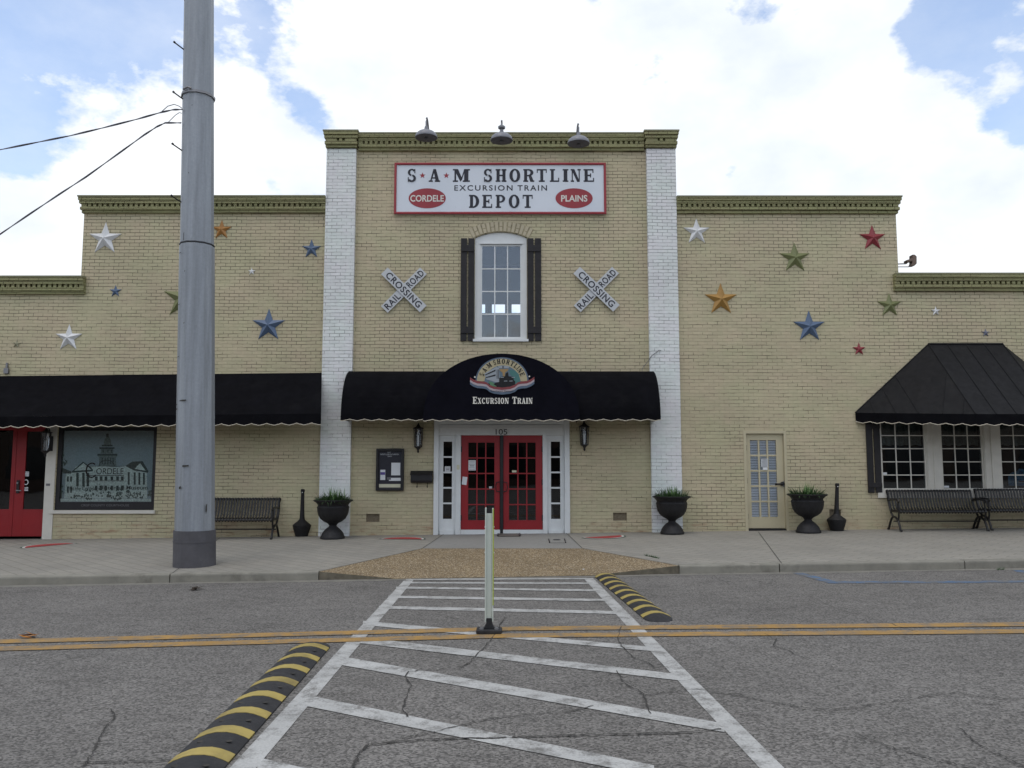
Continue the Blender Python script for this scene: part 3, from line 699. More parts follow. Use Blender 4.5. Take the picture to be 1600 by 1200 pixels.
# cornices
def cornice(x0, x1, zt, pitch=.115, left_open=False, right_open=False, k=1.0, proj=0.0, block=0.0):
    mb = MB(); y1 = .30
    H = [(.075, .155), (.075, .125), (.072, .045), (.07, .10), (.068, .06)]
    z = zt - .03
    for i, (h, p) in enumerate(H):
        h *= k; p += proj
        ov = max(.008, (p - .075) * .35) if block else p * .5; e0 = (ov if left_open else 0); e1 = (ov if right_open else 0)
        if i == 2:
            mb.box(x0 - e0, x1 + e1, -p, y1, z - h, z)
            n = int((x1 - x0 - .22 - 2 * block) / pitch)
            for q in range(n):
                xx = x0 + .11 + block + (x1 - x0 - .22 - 2 * block) * (q + .5) / n + rnd.uniform(-.006, .006)
                mb.box(xx - .033, xx + .033, -p - .062, -p - .001, z - h + .001, z - .001)
            for xx0, xx1 in ((x0 - e0, x0 + .10 + block), (x1 - .10 - block, x1 + e1)): mb.box(xx0 + .001, xx1 - .001, -p - .055, -p - .001, z - h + .001, z - .001)
        else:
            # brick courses laid slightly unevenly
            xx = x0 - e0
            while xx < x1 + e1 - .001:
                xe = min(x1 + e1, xx + rnd.uniform(.8, 1.9))
                if x1 + e1 - xe < .3: xe = x1 + e1
                j = rnd.uniform(-.005, .005)
                mb.box(xx, xe, -p + j, y1, z - h + .003, z - .001); xx = xe
        z -= h
    o = mb.build('cornice', 'cornice', B)
    c = MB(); ov = .068 if block else .09 + proj; e0 = ov if left_open else 0; e1 = ov if right_open else 0
    c.box(x0 - e0, x1 + e1, -.17 - proj, .36, zt - .03, zt)
    oc = c.build('coping', 'coping', o)
    return o
cornice(XP1 + .05, XP2 - .05, ZC)
cornice(XP0, XP1, ZC + .03, .13, True, True, .93, .075, .14)
cornice(XP2, XP3, ZC + .03, .13, True, True, .93, .075, .14)
cornice(XLs, XP0, ZWL, left_open=True, k=.95); cornice(XP3, XRs, ZWR, right_open=True, k=.95)
cornice(XL0, XLs + .12, ZLL, right_open=False); cornice(XRs - .13, XR0, ZLR, left_open=False)

# small vents low in the wall
for v_ in (V1, V2, V3):
    mb = MB(); mb.box(v_[0] - .002, v_[1] + .002, .05, .07, v_[2] - .002, v_[3] + .002)
    for k in range(5):
        z = v_[2] + (v_[3] - v_[2]) * (k + .5) / 5; mb.box(v_[0], v_[1], .042, .05, z - .006, z + .006)
    mb.build('wall_vent', 'concretevent', B)

def panes(mb, x0, x1, z0, z1, nx, nz, y0, y1, wd):
    for k in range(1, nx):
        x = x0 + (x1 - x0) * k / nx; mb.box(x - wd / 2, x + wd / 2, y0, y1, z0, z1)
    for k in range(1, nz):
        z = z0 + (z1 - z0) * k / nz; mb.box(x0, x1, y0 + .002, y1 - .002, z - wd / 2, z + wd / 2)
def frame(mb, o, i, y0, y1):   # outer, inner rects (x0,x1,z0,z1)
    mb.box(o[0], i[0], y0, y1, o[2], o[3]); mb.box(i[1], o[1], y0, y1, o[2], o[3])
    mb.box(i[0], i[1], y0, y1, i[3], o[3]); mb.box(i[0], i[1], y0, y1, o[2], i[2])

# upper arched window
S_ = rect(750.5, 381, 815.5, 528.5)
mb = MB()
for k in range(NA):
    t0, t1 = k / NA, (k + 1) / NA
    xA, xB = xa + .006 + (xb - xa - .012) * t0, xa + .006 + (xb - xa - .012) * t1
    mb.add([(xA, .05, S_[3]), (xB, .05, S_[3]), (xB, .05, arc(t1) - .004), (xA, .05, arc(t0) - .004)], [(0, 1, 2, 3)])
mb.box(xa + .004, S_[0], .051, .16, H_up[2] + .06, S_[3]); mb.box(S_[1], xb - .004, .051, .16, H_up[2] + .06, S_[3]); mb.box(S_[0], S_[1], .051, .16, H_up[2] + .06, S_[2])
mb.box(S_[0] - .03, S_[1] + .03, .035, .05, S_[3] + .01, S_[3] + .035)
uw = mb.build('window', 'white', B)
mb = MB(); frame(mb, (S_[0], S_[1], S_[2], S_[3]), (S_[0] + .035, S_[1] - .035, S_[2] + .04, S_[3] - .035), .075, .11)
panes(mb, S_[0] + .035, S_[1] - .035, S_[2] + .04, S_[3] - .035, 3, 4, .08, .105, .024); mb.build('sash', 'white', uw)
MB().box(S_[0] + .03, S_[1] - .03, .088, .094, S_[2] + .03, S_[3] - .03).build('glass', 'glassclear', uw)
MB().box(xa - .03, xb + .03, -.05, .06, H_up[2], H_up[2] + .055).build('sill', 'white', uw, bevel=.004)
def shutter(r4, parent, y0=-.045):
    x0, x1, z0, z1 = r4; m_ = (x0 + x1) / 2; g_ = .016
    mb = MB(); mb.box(x0, m_ - g_, y0, y0 + .03, z0, z1); mb.box(m_ + g_, x1, y0, y0 + .03, z0, z1)
    o = mb.build('shutter', 'shutter', parent, bevel=.003)
    hh = z1 - z0
    for z in (z1 - hh * .1, z0 + hh * .105):
        MB().box(x0 + .004, x1 - .004, y0 - .022, y0 - .001, z - hh * .032, z + hh * .032).build('batten', 'shutter', o, bevel=.003)
shutter(rect(720, 373, 741, 533), B); shutter(rect(824, 373, 845.5, 533), B)

# main entrance: white surround, sidelights, double red doors
E0, E1, EB, ET = WX(678, 745), WX(890, 745), zside(0, 0) - .06, WZ(657)
yS = -.03
mb = MB()
ud = [WX(u, 745) for u in (678, 685.5, 712, 720, 848, 855, 882, 890)]
zdt = WZ(680)
mb.box(ud[0], ud[1], yS - .03, .2, EB, ET); mb.box(ud[6], ud[7], yS - .03, .2, EB, ET)
mb.box(ud[2], ud[3], yS, .2, EB, zdt); mb.box(ud[4], ud[5], yS, .2, EB, zdt)
mb.box(ud[1], ud[6], yS, .2, zdt, ET); mb.box(ud[1] + .05, ud[6] - .05, yS - .025, yS - .001, WZ(670), WZ(664)); mb.box(ud[1] + .002, ud[6] - .002, yS - .04, yS - .001, WZ(661), ET + .02)
mb.box(ud[0], ud[7], .2, .23, ET, H_main[3] + .02)
ent = mb.build('door_surround', 'white', B, bevel=.004)
for a, c, p0, p1 in ((ud[1], ud[2], 692.3, 706), (ud[5], ud[6], 861, 875.5)):
    r4 = (WX(p0, 745), WX(p1, 745), WZ(811), WZ(690))
    mb = MB(); frame(mb, (a + .001, c - .001, EB, zdt - .001), r4, .03, .08); panes(mb, *r4, 1, 5, .035, .075, .035)
    mb.box(a + .03, c - .03, -.005, .029, EB, zside(0, 0) + .07)
    mb.build('sidelight', 'white', ent, bevel=.003)
    MB().box(r4[0] - .01, r4[1] + .01, .055, .06, r4[2] - .01, r4[3] + .01).build('glass', 'glassdark', ent)
numx = [W(u, 674, yS - .03)[0] for u in (774.5, 792.5)]
sans('105', numx[0], numx[1], WZ(679.2, y=yS), WZ(670.6, y=yS), yS - .03, 'signblack', ent, 'house_number', .0)
def door(l0, l1, zb, zt_, g4, nx, nz, mt, y0, glass='glassdark', muntin=.026, hinge=None, parent=B):
    mb = MB(); frame(mb, (l0, l1, zb, zt_), g4, y0, y0 + .045)
    if nx: panes(mb, *g4, nx, nz, y0 + .008, y0 + .04, muntin)
    d = mb.build('door', mt, parent, bevel=.002)
    MB().box(g4[0] - .008, g4[1] + .008, y0 + .02, y0 + .025, g4[2] - .008, g4[3] + .008).build('glass', glass, d)
    if hinge is not None:
        for z in (zb + .25, (zb + zt_) / 2, zt_ - .3): MB().box(hinge - .012, hinge + .012, y0 - .012, y0 - .001, z - .06, z + .06).build('hinge', 'black', d)
    return d
zdb = WZ(829)
dl = door(ud[3] + .003, WX(781, 745), zdb + .02, zdt - .003, (WX(731.5, 745), WX(772.5, 745), WZ(813), WZ(691.5)), 3, 5, 'red', .02, hinge=ud[3] + .01)
dr = door(WX(786.5, 745), ud[4] - .003, zdb + .02, zdt - .003, (WX(795.3, 745), WX(837, 745), WZ(813), WZ(691.5)), 3, 5, 'red', .02, hinge=ud[4] - .01)
MB().box(WX(781.6, 745), WX(786, 745), -.012, .06, EB, zdt - .002).build('door_mullion', 'black', ent)
mb = MB(); mb.box(ud[3] + .002, WX(781.4, 745), -.02, .06, EB, zdb + .017); mb.box(WX(786.2, 745), ud[4] - .002, -.02, .06, EB, zdb + .017); mb.build('threshold', 'white', ent)
for d, u0, sg in ((dl, 780, -1), (dr, 787.5, 1)):
    x = WX(u0, 760); z0, z1 = WZ(768), WZ(753)
    mb = MB(); mb.tube([(x, .01, z0), (x, -.05, z0), (x + sg * .06, -.06, z0 + .01), (x + sg * .075, -.06, (z0 + z1) / 2), (x + sg * .06, -.06, z1 - .01), (x, -.05, z1), (x, .01, z1)], .011, 8)
    mb.build('handle', 'black', d, smooth=True)
# tan side door with blinds
mb = MB(); xt = [WX(u, 750) for u in (1163, 1167.5, 1226.5, 1230.5)]; ztb, ztt = WZ(825.7, 1200), WZ(677.5)
mb.box(xt[0], xt[1], -.012, .2, Z0 + .1, H_tan[3] - .001); mb.box(xt[2], xt[3], -.012, .2, Z0 + .1, H_tan[3] - .001); mb.box(xt[1], xt[2], -.012, .2, ztt, H_tan[3] - .001)
tf = mb.build('door_frame', 'tan', B, bevel=.003)
gt = (WX(1174.5, 750), WX(1215.3, 750), WZ(808), WZ(687.8))
td = door(xt[1] + .004, xt[2] - .004, ztb, ztt - .004, gt, 3, 5, 'tan', .05, 'glassclear', .038, hinge=xt[1] + .006)
mb = MB(); n = 30
for k in range(n):
    z = gt[2] + (gt[3] - gt[2]) * (k + .5) / n
    mb.add([(gt[0] - .02, .080, z - .023), (gt[1] + .02, .080, z - .023), (gt[1] + .02, .094, z + .021), (gt[0] - .02, .094, z + .021)], [(0, 1, 2, 3)])
mb.build('blind', 'blind', td, fix=False)
MB().box(gt[0] - .02, gt[1] + .02, .12, .125, gt[2], gt[3]).build('blind_gap_shade', 'blindshade', td)  # grey sheet added behind the slats; its tone paints shade in the gaps
hx, hz = W(1223, 756)
mb = MB(); mb.tube([(hx, .05, hz), (hx, .0, hz)], .042, 16); mb.tube([(hx, .0, hz), (hx - .02, -.02, hz), (hx - .17, -.022, hz - .01)], [.018, .018, .024], 10); mb.build('handle', 'black', td, smooth=True)
MB().box(xt[2] - .035, xt[2] - .006, .044, .0495, hz - .07, hz + .06).build('lock_plate', 'steel', td)
MB().box(xt[1], xt[2], -.004, .1, Z0 + .1, ztb - .012).build('door_sill', 'black', B)
# left red double door and its white post
zlb, zlt = WZ(838.5, 30), WZ(655)
xm_ = WX(20.5, 750)
ll = door(H_ldoor[0] + .02, xm_ - .004, zlb, zlt, (H_ldoor[0] + .14, WX(14, 750), WZ(796), WZ(672)), 0, 0, 'darkred', .06)
lr = door(xm_ + .004, WX(70, 750), zlb, zlt, (WX(35.5, 750), WX(69, 750), WZ(796), WZ(674)), 0, 0, 'darkred', .06)
mb = MB(); x, z = W(26, 762); mb.box(x - .03, x + .03, .035, .058, z - .12, z + .16); mb.build('lock_plate', 'black', lr)
mb = MB(); mb.tube([(x, .035, z - .06), (x, -.01, z - .06), (x + .11, -.015, z - .065)], .013, 8); mb.build('handle', 'steel', lr, smooth=True)
mb = MB(); mb.tube([(x, .035, z + .1), (x, .01, z + .1)], .02, 12); mb.build('lock', 'steel', lr, smooth=True)
MB().box(WX(70.6, 750), WX(86, 750), -.02, .2, Z0, WZ(655)).build('door_post', 'offwhite', B, bevel=.004)
MB().box(WX(73, 757), WX(79, 757), -.03, -.021, WZ(759), WZ(755.5)).build('door_plate', 'greyink', B)
# poster window
mb = MB(); frame(mb, (H_post[0] + .002, H_post[1] - .002, H_post[2] + .002, H_post[3] - .002), (H_post[0] + .085, H_post[1] - .075, H_post[2] + .17, H_post[3] - .055), .02, .1)
pw = mb.build('window', 'black', B)
MB().box(WX(78, 798), WX(243, 798), -.05, .1, WZ(802.5), WZ(797) - .003).build('sill', 'offwhite', pw, bevel=.004)
# right window bank
y0 = .03
zb_, zt_ = H_rw[2], H_rw[3]
ub = [1371, 1377.5, 1448, 1471.7, 1537.5, 1564, 1631, 1654, 1700]
xs = [WX(u, 715) for u in ub]
MB().box(xs[0], xs[1], -.02, .18, zb_, zt_).build('window_post', 'offwhite', B, bevel=.003)
for a in (2, 4, 6):
    wp = MB().box(xs[a], xs[a + 1], -.01, .18, zb_, zt_).build('window_post', 'offwhite', B, bevel=.003)
    xmid = xs[a] * .55 + xs[a + 1] * .45
    MB().box(xmid - .012, xmid + .012, -.03, -.011, zb_, zt_).build('moulding', 'offwhite', wp, bevel=.003)
    MB().box(xs[a] + .02, xs[a] + .07, -.022, -.011, zb_, zt_).build('moulding', 'offwhite', wp, bevel=.003)
zg = WZ(763)
for a in (1, 3, 5):
    x0, x1 = xs[a], xs[a + 1]
    mb = MB(); frame(mb, (x0 + .001, x1 - .001, zb_, zt_), (x0 + .03, x1 - .03, zg, zt_ - .01), .03, .08)
    panes(mb, x0 + .03, x1 - .03, zg, WZ(660), 3, 5, .04, .07, .02)
    wn = mb.build('window', 'offwhite', B)
    MB().box(x0 + .02, x1 - .02, .052, .057, zg - .01, zt_ - .01).build('glass', 'glass', wn)
    mb = MB(); n = 26; zc0 = WZ(697)
    for k in range(n):
        xA, xB = x0 + .03 + (x1 - x0 - .06) * k / n, x0 + .03 + (x1 - x0 - .06) * (k + 1) / n
        yA, yB = .16 + .02 * math.sin(k * 1.6), .16 + .02 * math.sin((k + 1) * 1.6)
        zA = zc0 + .03 * abs(math.sin(k * math.pi / 6.5)); zB = zc0 + .03 * abs(math.sin((k + 1) * math.pi / 6.5))
        mb.add([(xA, yA, zA), (xB, yB, zB), (xB, yB, zt_), (xA, yA, zt_)], [(0, 1, 2, 3)])
    mb.build('curtain', 'curtain', wn, fix=False)
MB().box(WX(1371, 772), WX(1700, 772), -.045, .1, WZ(778), WZ(768.6)).build('window_sill', 'offwhite', B, bevel=.004)
shutter(rect(1353.5, 655, 1375, 770), B)

# dark shops added out of view to block low sky and fill window reflections
M['oppbrick'] = brick_mat('dark_brown_brick', (.085, .062, .05), (.05, .04, .035), .8)
M['oppglass'] = mat('added_shop_glass', (.02, .022, .025), .15)
for x0, x1, hgt, lab in ((-70, -9, 8.2, 'added dark brick shop, unseen on the left behind the camera, for the glass to reflect'), (-8.6, 12, 7.0, 'added lower dark brick shop, unseen directly behind the camera, for the glass to reflect'), (12.4, 75, 8.8, 'added tallest dark brick shop, unseen on the right behind the camera, for the glass to reflect')):
    ob = thing('added_unseen_shop', lab, 'building', ((x0 + x1) / 2, -46, zroad((x0 + x1) / 2)))
    MB().box(x0, x1, -58, -46, -1, hgt).build('wall', 'oppbrick', ob); MB().box(x0 - .1, x1 + .1, -46.3, -45.8, hgt - .25, hgt + .1).build('cornice', 'roof', ob)
    n = int((x1 - x0) / 5)
    for k in range(n):
        xx = x0 + (x1 - x0) * (k + .5) / n; MB().box(xx - 1.8, xx + 1.8, -46.02, -45.95, .6, 3.0).build('window', 'oppglass', ob)
        MB().box(xx - .6, xx + .6, -46.02, -45.95, 4.4, 6.0).build('window', 'oppglass', ob)

# ================================================================ THINGS ON THE FACADE
# awnings
def scallop_edge(p0, p1, z0, period, drop, phase=0.0, n_per=10):
    """points along a valance bottom from p0 to p1 (x, y): flat runs with little upward cusps"""
    L = math.hypot(p1[0] - p0[0], p1[1] - p0[1]); n = max(4, int(L / period * n_per)); out_ = []
    for k in range(n + 1):
        s_ = L * k / n; q = ((s_ + phase) % period) / period; d = min(q, 1 - q)
        z = z0 + drop * math.exp(-(d / .13) ** 2) - .008 * math.cos(4 * math.pi * q)
        t = k / n; out_.append((p0[0] + (p1[0] - p0[0]) * t, p0[1] + (p1[1] - p0[1]) * t, z))
    return out_
def valance(pts, ztop, parent, matname, out=(0, -1), name='valance'):
    mb = MB()
    for i in range(len(pts) - 1):
        a, c = pts[i], pts[i + 1]
        zt0, zt1 = (ztop if not callable(ztop) else ztop(i / (len(pts) - 1))), (ztop if not callable(ztop) else ztop((i + 1) / (len(pts) - 1)))
        mb.add([(a[0], a[1], a[2]), (c[0], c[1], c[2]), (c[0], c[1], zt1), (a[0], a[1], zt0)], [(0, 1, 2, 3)])
        mb.add([(a[0] - out[0] * .006, a[1] - out[1] * .006, a[2]), (c[0] - out[0] * .006, c[1] - out[1] * .006, c[2]), (c[0] - out[0] * .006, c[1] - out[1] * .006, zt1), (a[0] - out[0] * .006, a[1] - out[1] * .006, zt0)], [(0, 3, 2, 1)])
    o = mb.build(name, matname, parent, fix=False)
    mb = MB(); mb.tube([(p[0] + out[0] * .004, p[1] + out[1] * .004, p[2]) for p in pts], .0085, 6); mb.build('piping', 'piping', o, smooth=True)
    return o
PJ = .92
# left awning: one long straight slope
AL = thing('canvas_awning', 'long straight black canvas awning over the left red door and poster window', 'awning', (-9.5, 0, 3.6), 'canvas awnings over the doors')
zt0, zt1 = WZ(587, 100), WZ(582.5, 500)
zb0, zb1 = WZ(668, 100, -PJ), WZ(663.5, 480, -PJ)
xe0, xe1 = -15.6, -4.16
zat = lambda x, a, c: a + (c - a) * (x - WX(60, 600)) / (WX(490, 600) - WX(60, 600))
mb = MB(); NS = 44
for k in range(NS):
    x0, x1 = xe0 + (xe1 - xe0) * k / NS, xe0 + (xe1 - xe0) * (k + 1) / NS
    for j in range(5):
        def P_(x, t, xw):
            x2 = xw + (.22 * t if xw > -4.2 else 0)
            sag = -.018 * math.sin(math.pi * t) + .006 * math.sin(x * 2.1 + t * 3) * t
            return (x2, -PJ * t, zat(x, zt0, zt1) + (zat(x, zb0, zb1) + .22 - zat(x, zt0, zt1)) * t + sag)
        mb.add([P_(x0, j / 5, x0), P_(x1, j / 5, x1), P_(x1, (j + 1) / 5, x1), P_(x0, (j + 1) / 5, x0)], [(0, 3, 2, 1)])
mb.build('canvas', 'fabric', AL, smooth=True, fix=False)
e = scallop_edge((xe0, -PJ - .004), (xe1 + .22, -PJ - .004), 0, .31, .042)
e = [(p[0], p[1], p[2] + zat(p[0], zb0, zb1)) for p in e]
valance(e, lambda t: zat(xe0 + (xe1 + .22 - xe0) * t, zb0, zb1) + .225, AL, 'fabric')
mb = MB(); mb.tube([(xe0, -PJ + .02, zat(xe0, zb0, zb1) + .19), (xe1 + .2, -PJ + .02, zat(xe1, zb0, zb1) + .19)], .02); mb.build('awning_frame', 'steel', AL)
# centre awning: two quarter-barrel sides and a flat-fronted dome
AC = thing('canvas_awning', 'black canvas entrance awning with a domed centre and curved barrel sides', 'awning', (-.25, 0, 3.6), 'canvas awnings over the doors')
ax0, ax1 = WX(545, 620) + .02, WX(1020, 620)
ztA, zbA = WZ(580.5), WZ(657, y=-PJ)
prof = [(-PJ * math.sin(t), (zbA + .02) + (ztA - zbA - .02) * math.cos(t)) for t in [R(90) * k / 14 for k in range(15)]]
mb = MB(); NX = 30
for k in range(NX):
    x0, x1 = ax0 + (ax1 - ax0) * k / NX, ax0 + (ax1 - ax0) * (k + 1) / NX
    for (ya, za), (yb, zb) in zip(prof, prof[1:]): mb.add([(x0, ya, za), (x1, ya, za), (x1, yb, zb), (x0, yb, zb)], [(0, 3, 2, 1)])
for x, fl in ((ax0, 0), (ax1, 1)):
    mb.poly([(x, y, z) for y, z in prof] + [(x, 0, zbA + .02)])
mb.build('canvas', 'fabric', AC, smooth=True, fix=False)
YF = -PJ - .10
du0, du1 = W(661, 657, YF)[0], W(906, 657, YF)[0]
dzt, dzb = WZ(552.5, y=YF), WZ(657.5, y=YF)
dcx, drx, drz = (du0 + du1) / 2, (du1 - du0) / 2, dzt - dzb - .02
dome = [(dcx + drx * math.cos(R(180 - 180 * k / 48)), dzb + .02 + drz * (math.sin(R(180 * k / 48)) ** .86)) for k in range(49)]
mb = MB(); mb.poly([(x, YF, z) for x, z in dome])
mb.build('dome_front', 'navyfabric', AC, fix=False)
mb = MB()
for (x0, z0), (x1, z1) in zip(dome, dome[1:]): mb.add([(x0, YF, z0), (x1, YF, z1), (x1, -.01, z1), (x0, -.01, z0)], [(0, 1, 2, 3)])
mb.build('dome_barrel', 'fabric', AC, smooth=True, fix=False)
for a, c, yv in ((ax0, du0, -PJ - .004), (du0, du1, YF), (du1, ax1, -PJ - .004)):
    zz = (zbA if yv > YF else dzb)
    valance(scallop_edge((a, yv - .005), (c, yv - .005), zz, .303, .036, .11), zz + .1, AC, 'fabric' if yv > YF else 'navyfabric')
# lettering and emblem on the dome, each layer a little proud of the one below
def ec(x, y, yl=YF): return W(660 + x / 6.667, 540 + y / 6.667, yl)
def epoly(mb, pts, y): mb.poly([(ec(*p)[0], y, ec(*p)[1]) for p in pts])
mb = MB(); xcur = 525
LW_ = {'E': 44, 'X': 36, 'C': 34, 'U': 38, 'R': 38, 'S': 30, 'I': 19, 'O': 36, 'N': 40, 'T': 46, 'A': 37}
text = [('E', 1)] + [(c, 0) for c in 'XCURSION'] + [(' ', 0), ('T', 1)] + [(c, 0) for c in 'RAIN']
tot = sum(30 if c == ' ' else LW_[c] + 6 for c, _ in text)
kx = (1153 - 525) / tot
for c, big in text:
    if c == ' ': xcur += 30 * kx; continue
    wd = LW_[c] * kx; (xA, zA), (xB, zB) = ec(xcur, 606), ec(xcur + wd, 534 if big else 545)
    serif(mb, c, xA, xB, zA, zB, YF - .006); xcur += wd + 6 * kx
mb.build('lettering', 'signcream', AC, fix=False)
for k_, c_ in (('em_cream', (.40, .35, .22)), ('em_blue', (.11, .16, .20)), ('em_red', (.20, .045, .05)), ('em_grey', (.28, .31, .34)), ('em_teal', (.06, .17, .16)), ('em_tan', (.30, .20, .09)), ('em_navy', (.085, .12, .17)), ('em_hill', (.09, .20, .11)), ('em_black', (.006, .006, .008)), ('em_pink', (.36, .31, .33))):
    M[k_] = mat('emblem_' + k_[3:], c_, .7, 0, .06)
def ell(cx, cy, rx, ry, n=36): return [(cx + rx * math.cos(R(180 - 180 * k / n)), cy - ry * math.sin(R(180 * k / n))) for k in range(n + 1)]
mb = MB(); epoly(mb, ell(830, 372, 277, 250), YF - .004); em = mb.build('emblem', 'em_navy', AC, fix=False)
mb = MB(); epoly(mb, ell(830, 372, 262, 236), YF - .007)
mb.build('cream_arch', 'em_cream', em, fix=False)
mb = MB(); epoly(mb, ell(835, 395, 190, 188), YF - .010); mb.build('sky_arch', 'em_blue', em, fix=False)
mb = MB(); epoly(mb, [(645, 292), (772, 222), (798, 235), (806, 395), (664, 350)], YF - .013); epoly(mb, [(790, 212), (902, 212), (900, 236), (792, 236)], YF - .0134); mb.build('railway_coach', 'em_grey', em, fix=False)
mb = MB()
for a, c in (((655, 302), (762, 250)), ((660, 330), (762, 300))): epoly(mb, [(a[0], a[1]), (c[0], c[1]), (c[0], c[1] + 16), (a[0], a[1] + 9)], YF - .016)
for x_ in (775, 790): epoly(mb, [(x_, 250), (x_ + 6, 250), (x_ + 6, 345), (x_, 345)], YF - .0165)
epoly(mb, [(835, 214), (845, 214), (845, 236), (835, 236)], YF - .017)
mb.build('coach_window', 'em_black', em, fix=False)
mb = MB(); epoly(mb, [(800, 244), (898, 244), (888, 262), (862, 282), (858, 320), (838, 320), (834, 282), (808, 262)], YF - .0135); mb.build('smoke', 'em_tan', em, fix=False)
mb = MB(); epoly(mb, [(905, 252), (958, 258), (1000, 292), (1016, 340), (1018, 395), (945, 405), (945, 330), (915, 300)], YF - .0145); mb.build('trees', 'em_teal', em, fix=False)
mb = MB(); epoly(mb, [(690, 370), (742, 388), (780, 418), (770, 430), (708, 418)], YF - .0147); mb.build('hill', 'em_hill', em, fix=False)
mb = MB(); epoly(mb, [(800, 338), (825, 325), (862, 322), (868, 290), (892, 275), (898, 320), (948, 326), (952, 360), (968, 375), (962, 428), (905, 440), (800, 440), (740, 402), (770, 384), (800, 380)], YF - .019)
mb.build('locomotive', 'em_black', em, fix=False)
mb = MB()
for x_, y_ in ((815, 330), (850, 368), (905, 368), (930, 330)): epoly(mb, [(x_, y_), (x_ + 34, y_ - 2), (x_ + 34, y_ + 5), (x_, y_ + 6)], YF - .022)
mb.build('locomotive_highlight', 'em_grey', em, fix=False)
RBN = [(497, 345), (530, 368), (575, 384), (632, 388), (668, 396), (700, 424), (745, 442), (830, 452), (915, 442), (962, 424), (995, 396), (1030, 388), (1085, 384), (1130, 366), (1166, 340)]
for o0, o1, mm, yy, nm in ((-14, 14, 'em_red', YF - .024, 'red_ribbon'), (12, 36, 'em_pink', YF - .025, 'white_ribbon'), (34, 60, 'em_navy', YF - .026, 'blue_ribbon')):
    mb = MB()
    for (x0, y0_), (x1, y1_) in zip(RBN, RBN[1:]):
        epoly(mb, [(x0, y0_ + o0), (x1, y1_ + o0), (x1, y1_ + o1), (x0, y0_ + o1)], yy)
    mb.build(nm, mm, em, fix=False)
mb = MB(); LT = 'S.A.M SHORTLINE'; wl = {'S': 32, '.': 14, 'A': 40, 'M': 52, ' ': 12, 'H': 42, 'O': 42, 'R': 40, 'T': 40, 'L': 36, 'I': 18, 'N': 42, 'E': 38}
tot = sum(wl[c] for c in LT); acc = 0; dots = []
for c in LT:
    th = R(165 - 150 * (acc + wl[c] / 2) / tot); acc += wl[c]
    px, py = 830 + 224 * math.cos(th), 372 - 208 * math.sin(th)
    xc, zc_ = ec(px, py); sc_ = 1 / 6.667 / 76; tilt = math.atan2(math.cos(th) / 224, math.sin(th) / 208) * -1
    if c == '.': mb.poly([(x, YF - .012, z) for x, z in ellipse(xc, zc_, 4 * sc_, 4 * sc_, n=10)])
    elif c != ' ': serif(mb, c, xc - (wl[c] - 7) / 2 * sc_, xc + (wl[c] - 7) / 2 * sc_, zc_ - 25 * sc_, zc_ + 25 * sc_, YF - .0115, tilt)
mb.build('lettering', 'em_black', em, fix=False)
(xA, zA), (xB, zB) = ec(712, 488), ec(948, 466); sans('Southwest Georgia', xA, xB, zA, zB, YF - .028, 'em_black', em)
mb = MB()
for px in ((547, 328), (1114, 321)): xc, zc_ = ec(*px); mb.poly([(x, YF - .008, z) for x, z in ellipse(xc, zc_, .016, .016, n=14)])
mb.build('snap_button', 'signcream', em, fix=False)
# right awning: standing-seam metal hip over the window bank
AR = thing('metal_awning', 'black standing-seam metal hip awning over the right window bank', 'awning', (10.2, 0, 3.6))
PR = 1.62
rz, ez = WZ(538), WZ(647, y=-PR)
rx0, rx1 = WX(1450, 538), WX(1566, 538)
lx0 = WX(1336, 646); fx0, fx1 = rx0 + .06, rx1 + .06; lx1 = fx1 + (fx0 - lx0)
ezw = WZ(645)
mb = MB()
A_, B_, C_, D_, E_, F_ = (rx0, -.02, rz), (rx1, -.02, rz), (fx1, -PR, ez), (fx0, -PR, ez), (lx0, -.02, ezw), (lx1, -.02, ezw)
mb.poly([A_, D_, C_, B_]); mb.poly([A_, E_, D_]); mb.poly([B_, C_, F_])
mb.build('roof_panel', 'seam', AR, fix=False)
def lerp(a, c, t): return tuple(a[i] + (c[i] - a[i]) * t for i in range(3))
mb = MB()
for t in (.0, .25, .5, .75, 1.0): mb.tube([lerp(A_, B_, t), lerp(D_, C_, t)], .016, 6)
for t in (.17, .36, .55, .74, .90):
    p = lerp(E_, D_, t); q0 = lerp(E_, A_, min(1, t * 1.0)) if t < 1 else A_
    mb.tube([p, lerp(E_, A_, t * .93 + .03) if t < .6 else lerp(A_, D_, 1.0 - (1 - t) * 2.3)], .010, 6)
mb.tube([A_, B_], .03, 6); mb.tube([E_, A_], .016, 6)
mb.build('seam_rib', 'seam', AR)
vz = .255
zv = lambda t: WZ(665.5, y=-PR) if t else 0
zb_f = WZ(664.5, y=-PR)
valance(scallop_edge((fx0, -PR - .004), (fx1, -PR - .004), zb_f, .30, .038, .1), ez, AR, 'fabric')
nl = Vector((-(PR - .02), -(fx0 - lx0), 0)).normalized()
e = scallop_edge((lx0, -.02), (fx0, -PR - .004), 0, .30, .038)
zl0 = ezw - .215
e = [(p[0], p[1], p[2] + zl0 + (zb_f - zl0) * k / (len(e) - 1)) for k, p in enumerate(e)]
valance(e, lambda t: ezw + (ez - ezw) * t, AR, 'fabric', (nl.x, nl.y))
e = scallop_edge((fx1, -PR - .004), (lx1, -.02), 0, .30, .038)
e = [(p[0], p[1], p[2] + zb_f + (zl0 - zb_f) * k / (len(e) - 1)) for k, p in enumerate(e)]
valance(e, lambda t: ez + (ezw - ez) * t, AR, 'fabric', (-nl.x, nl.y))

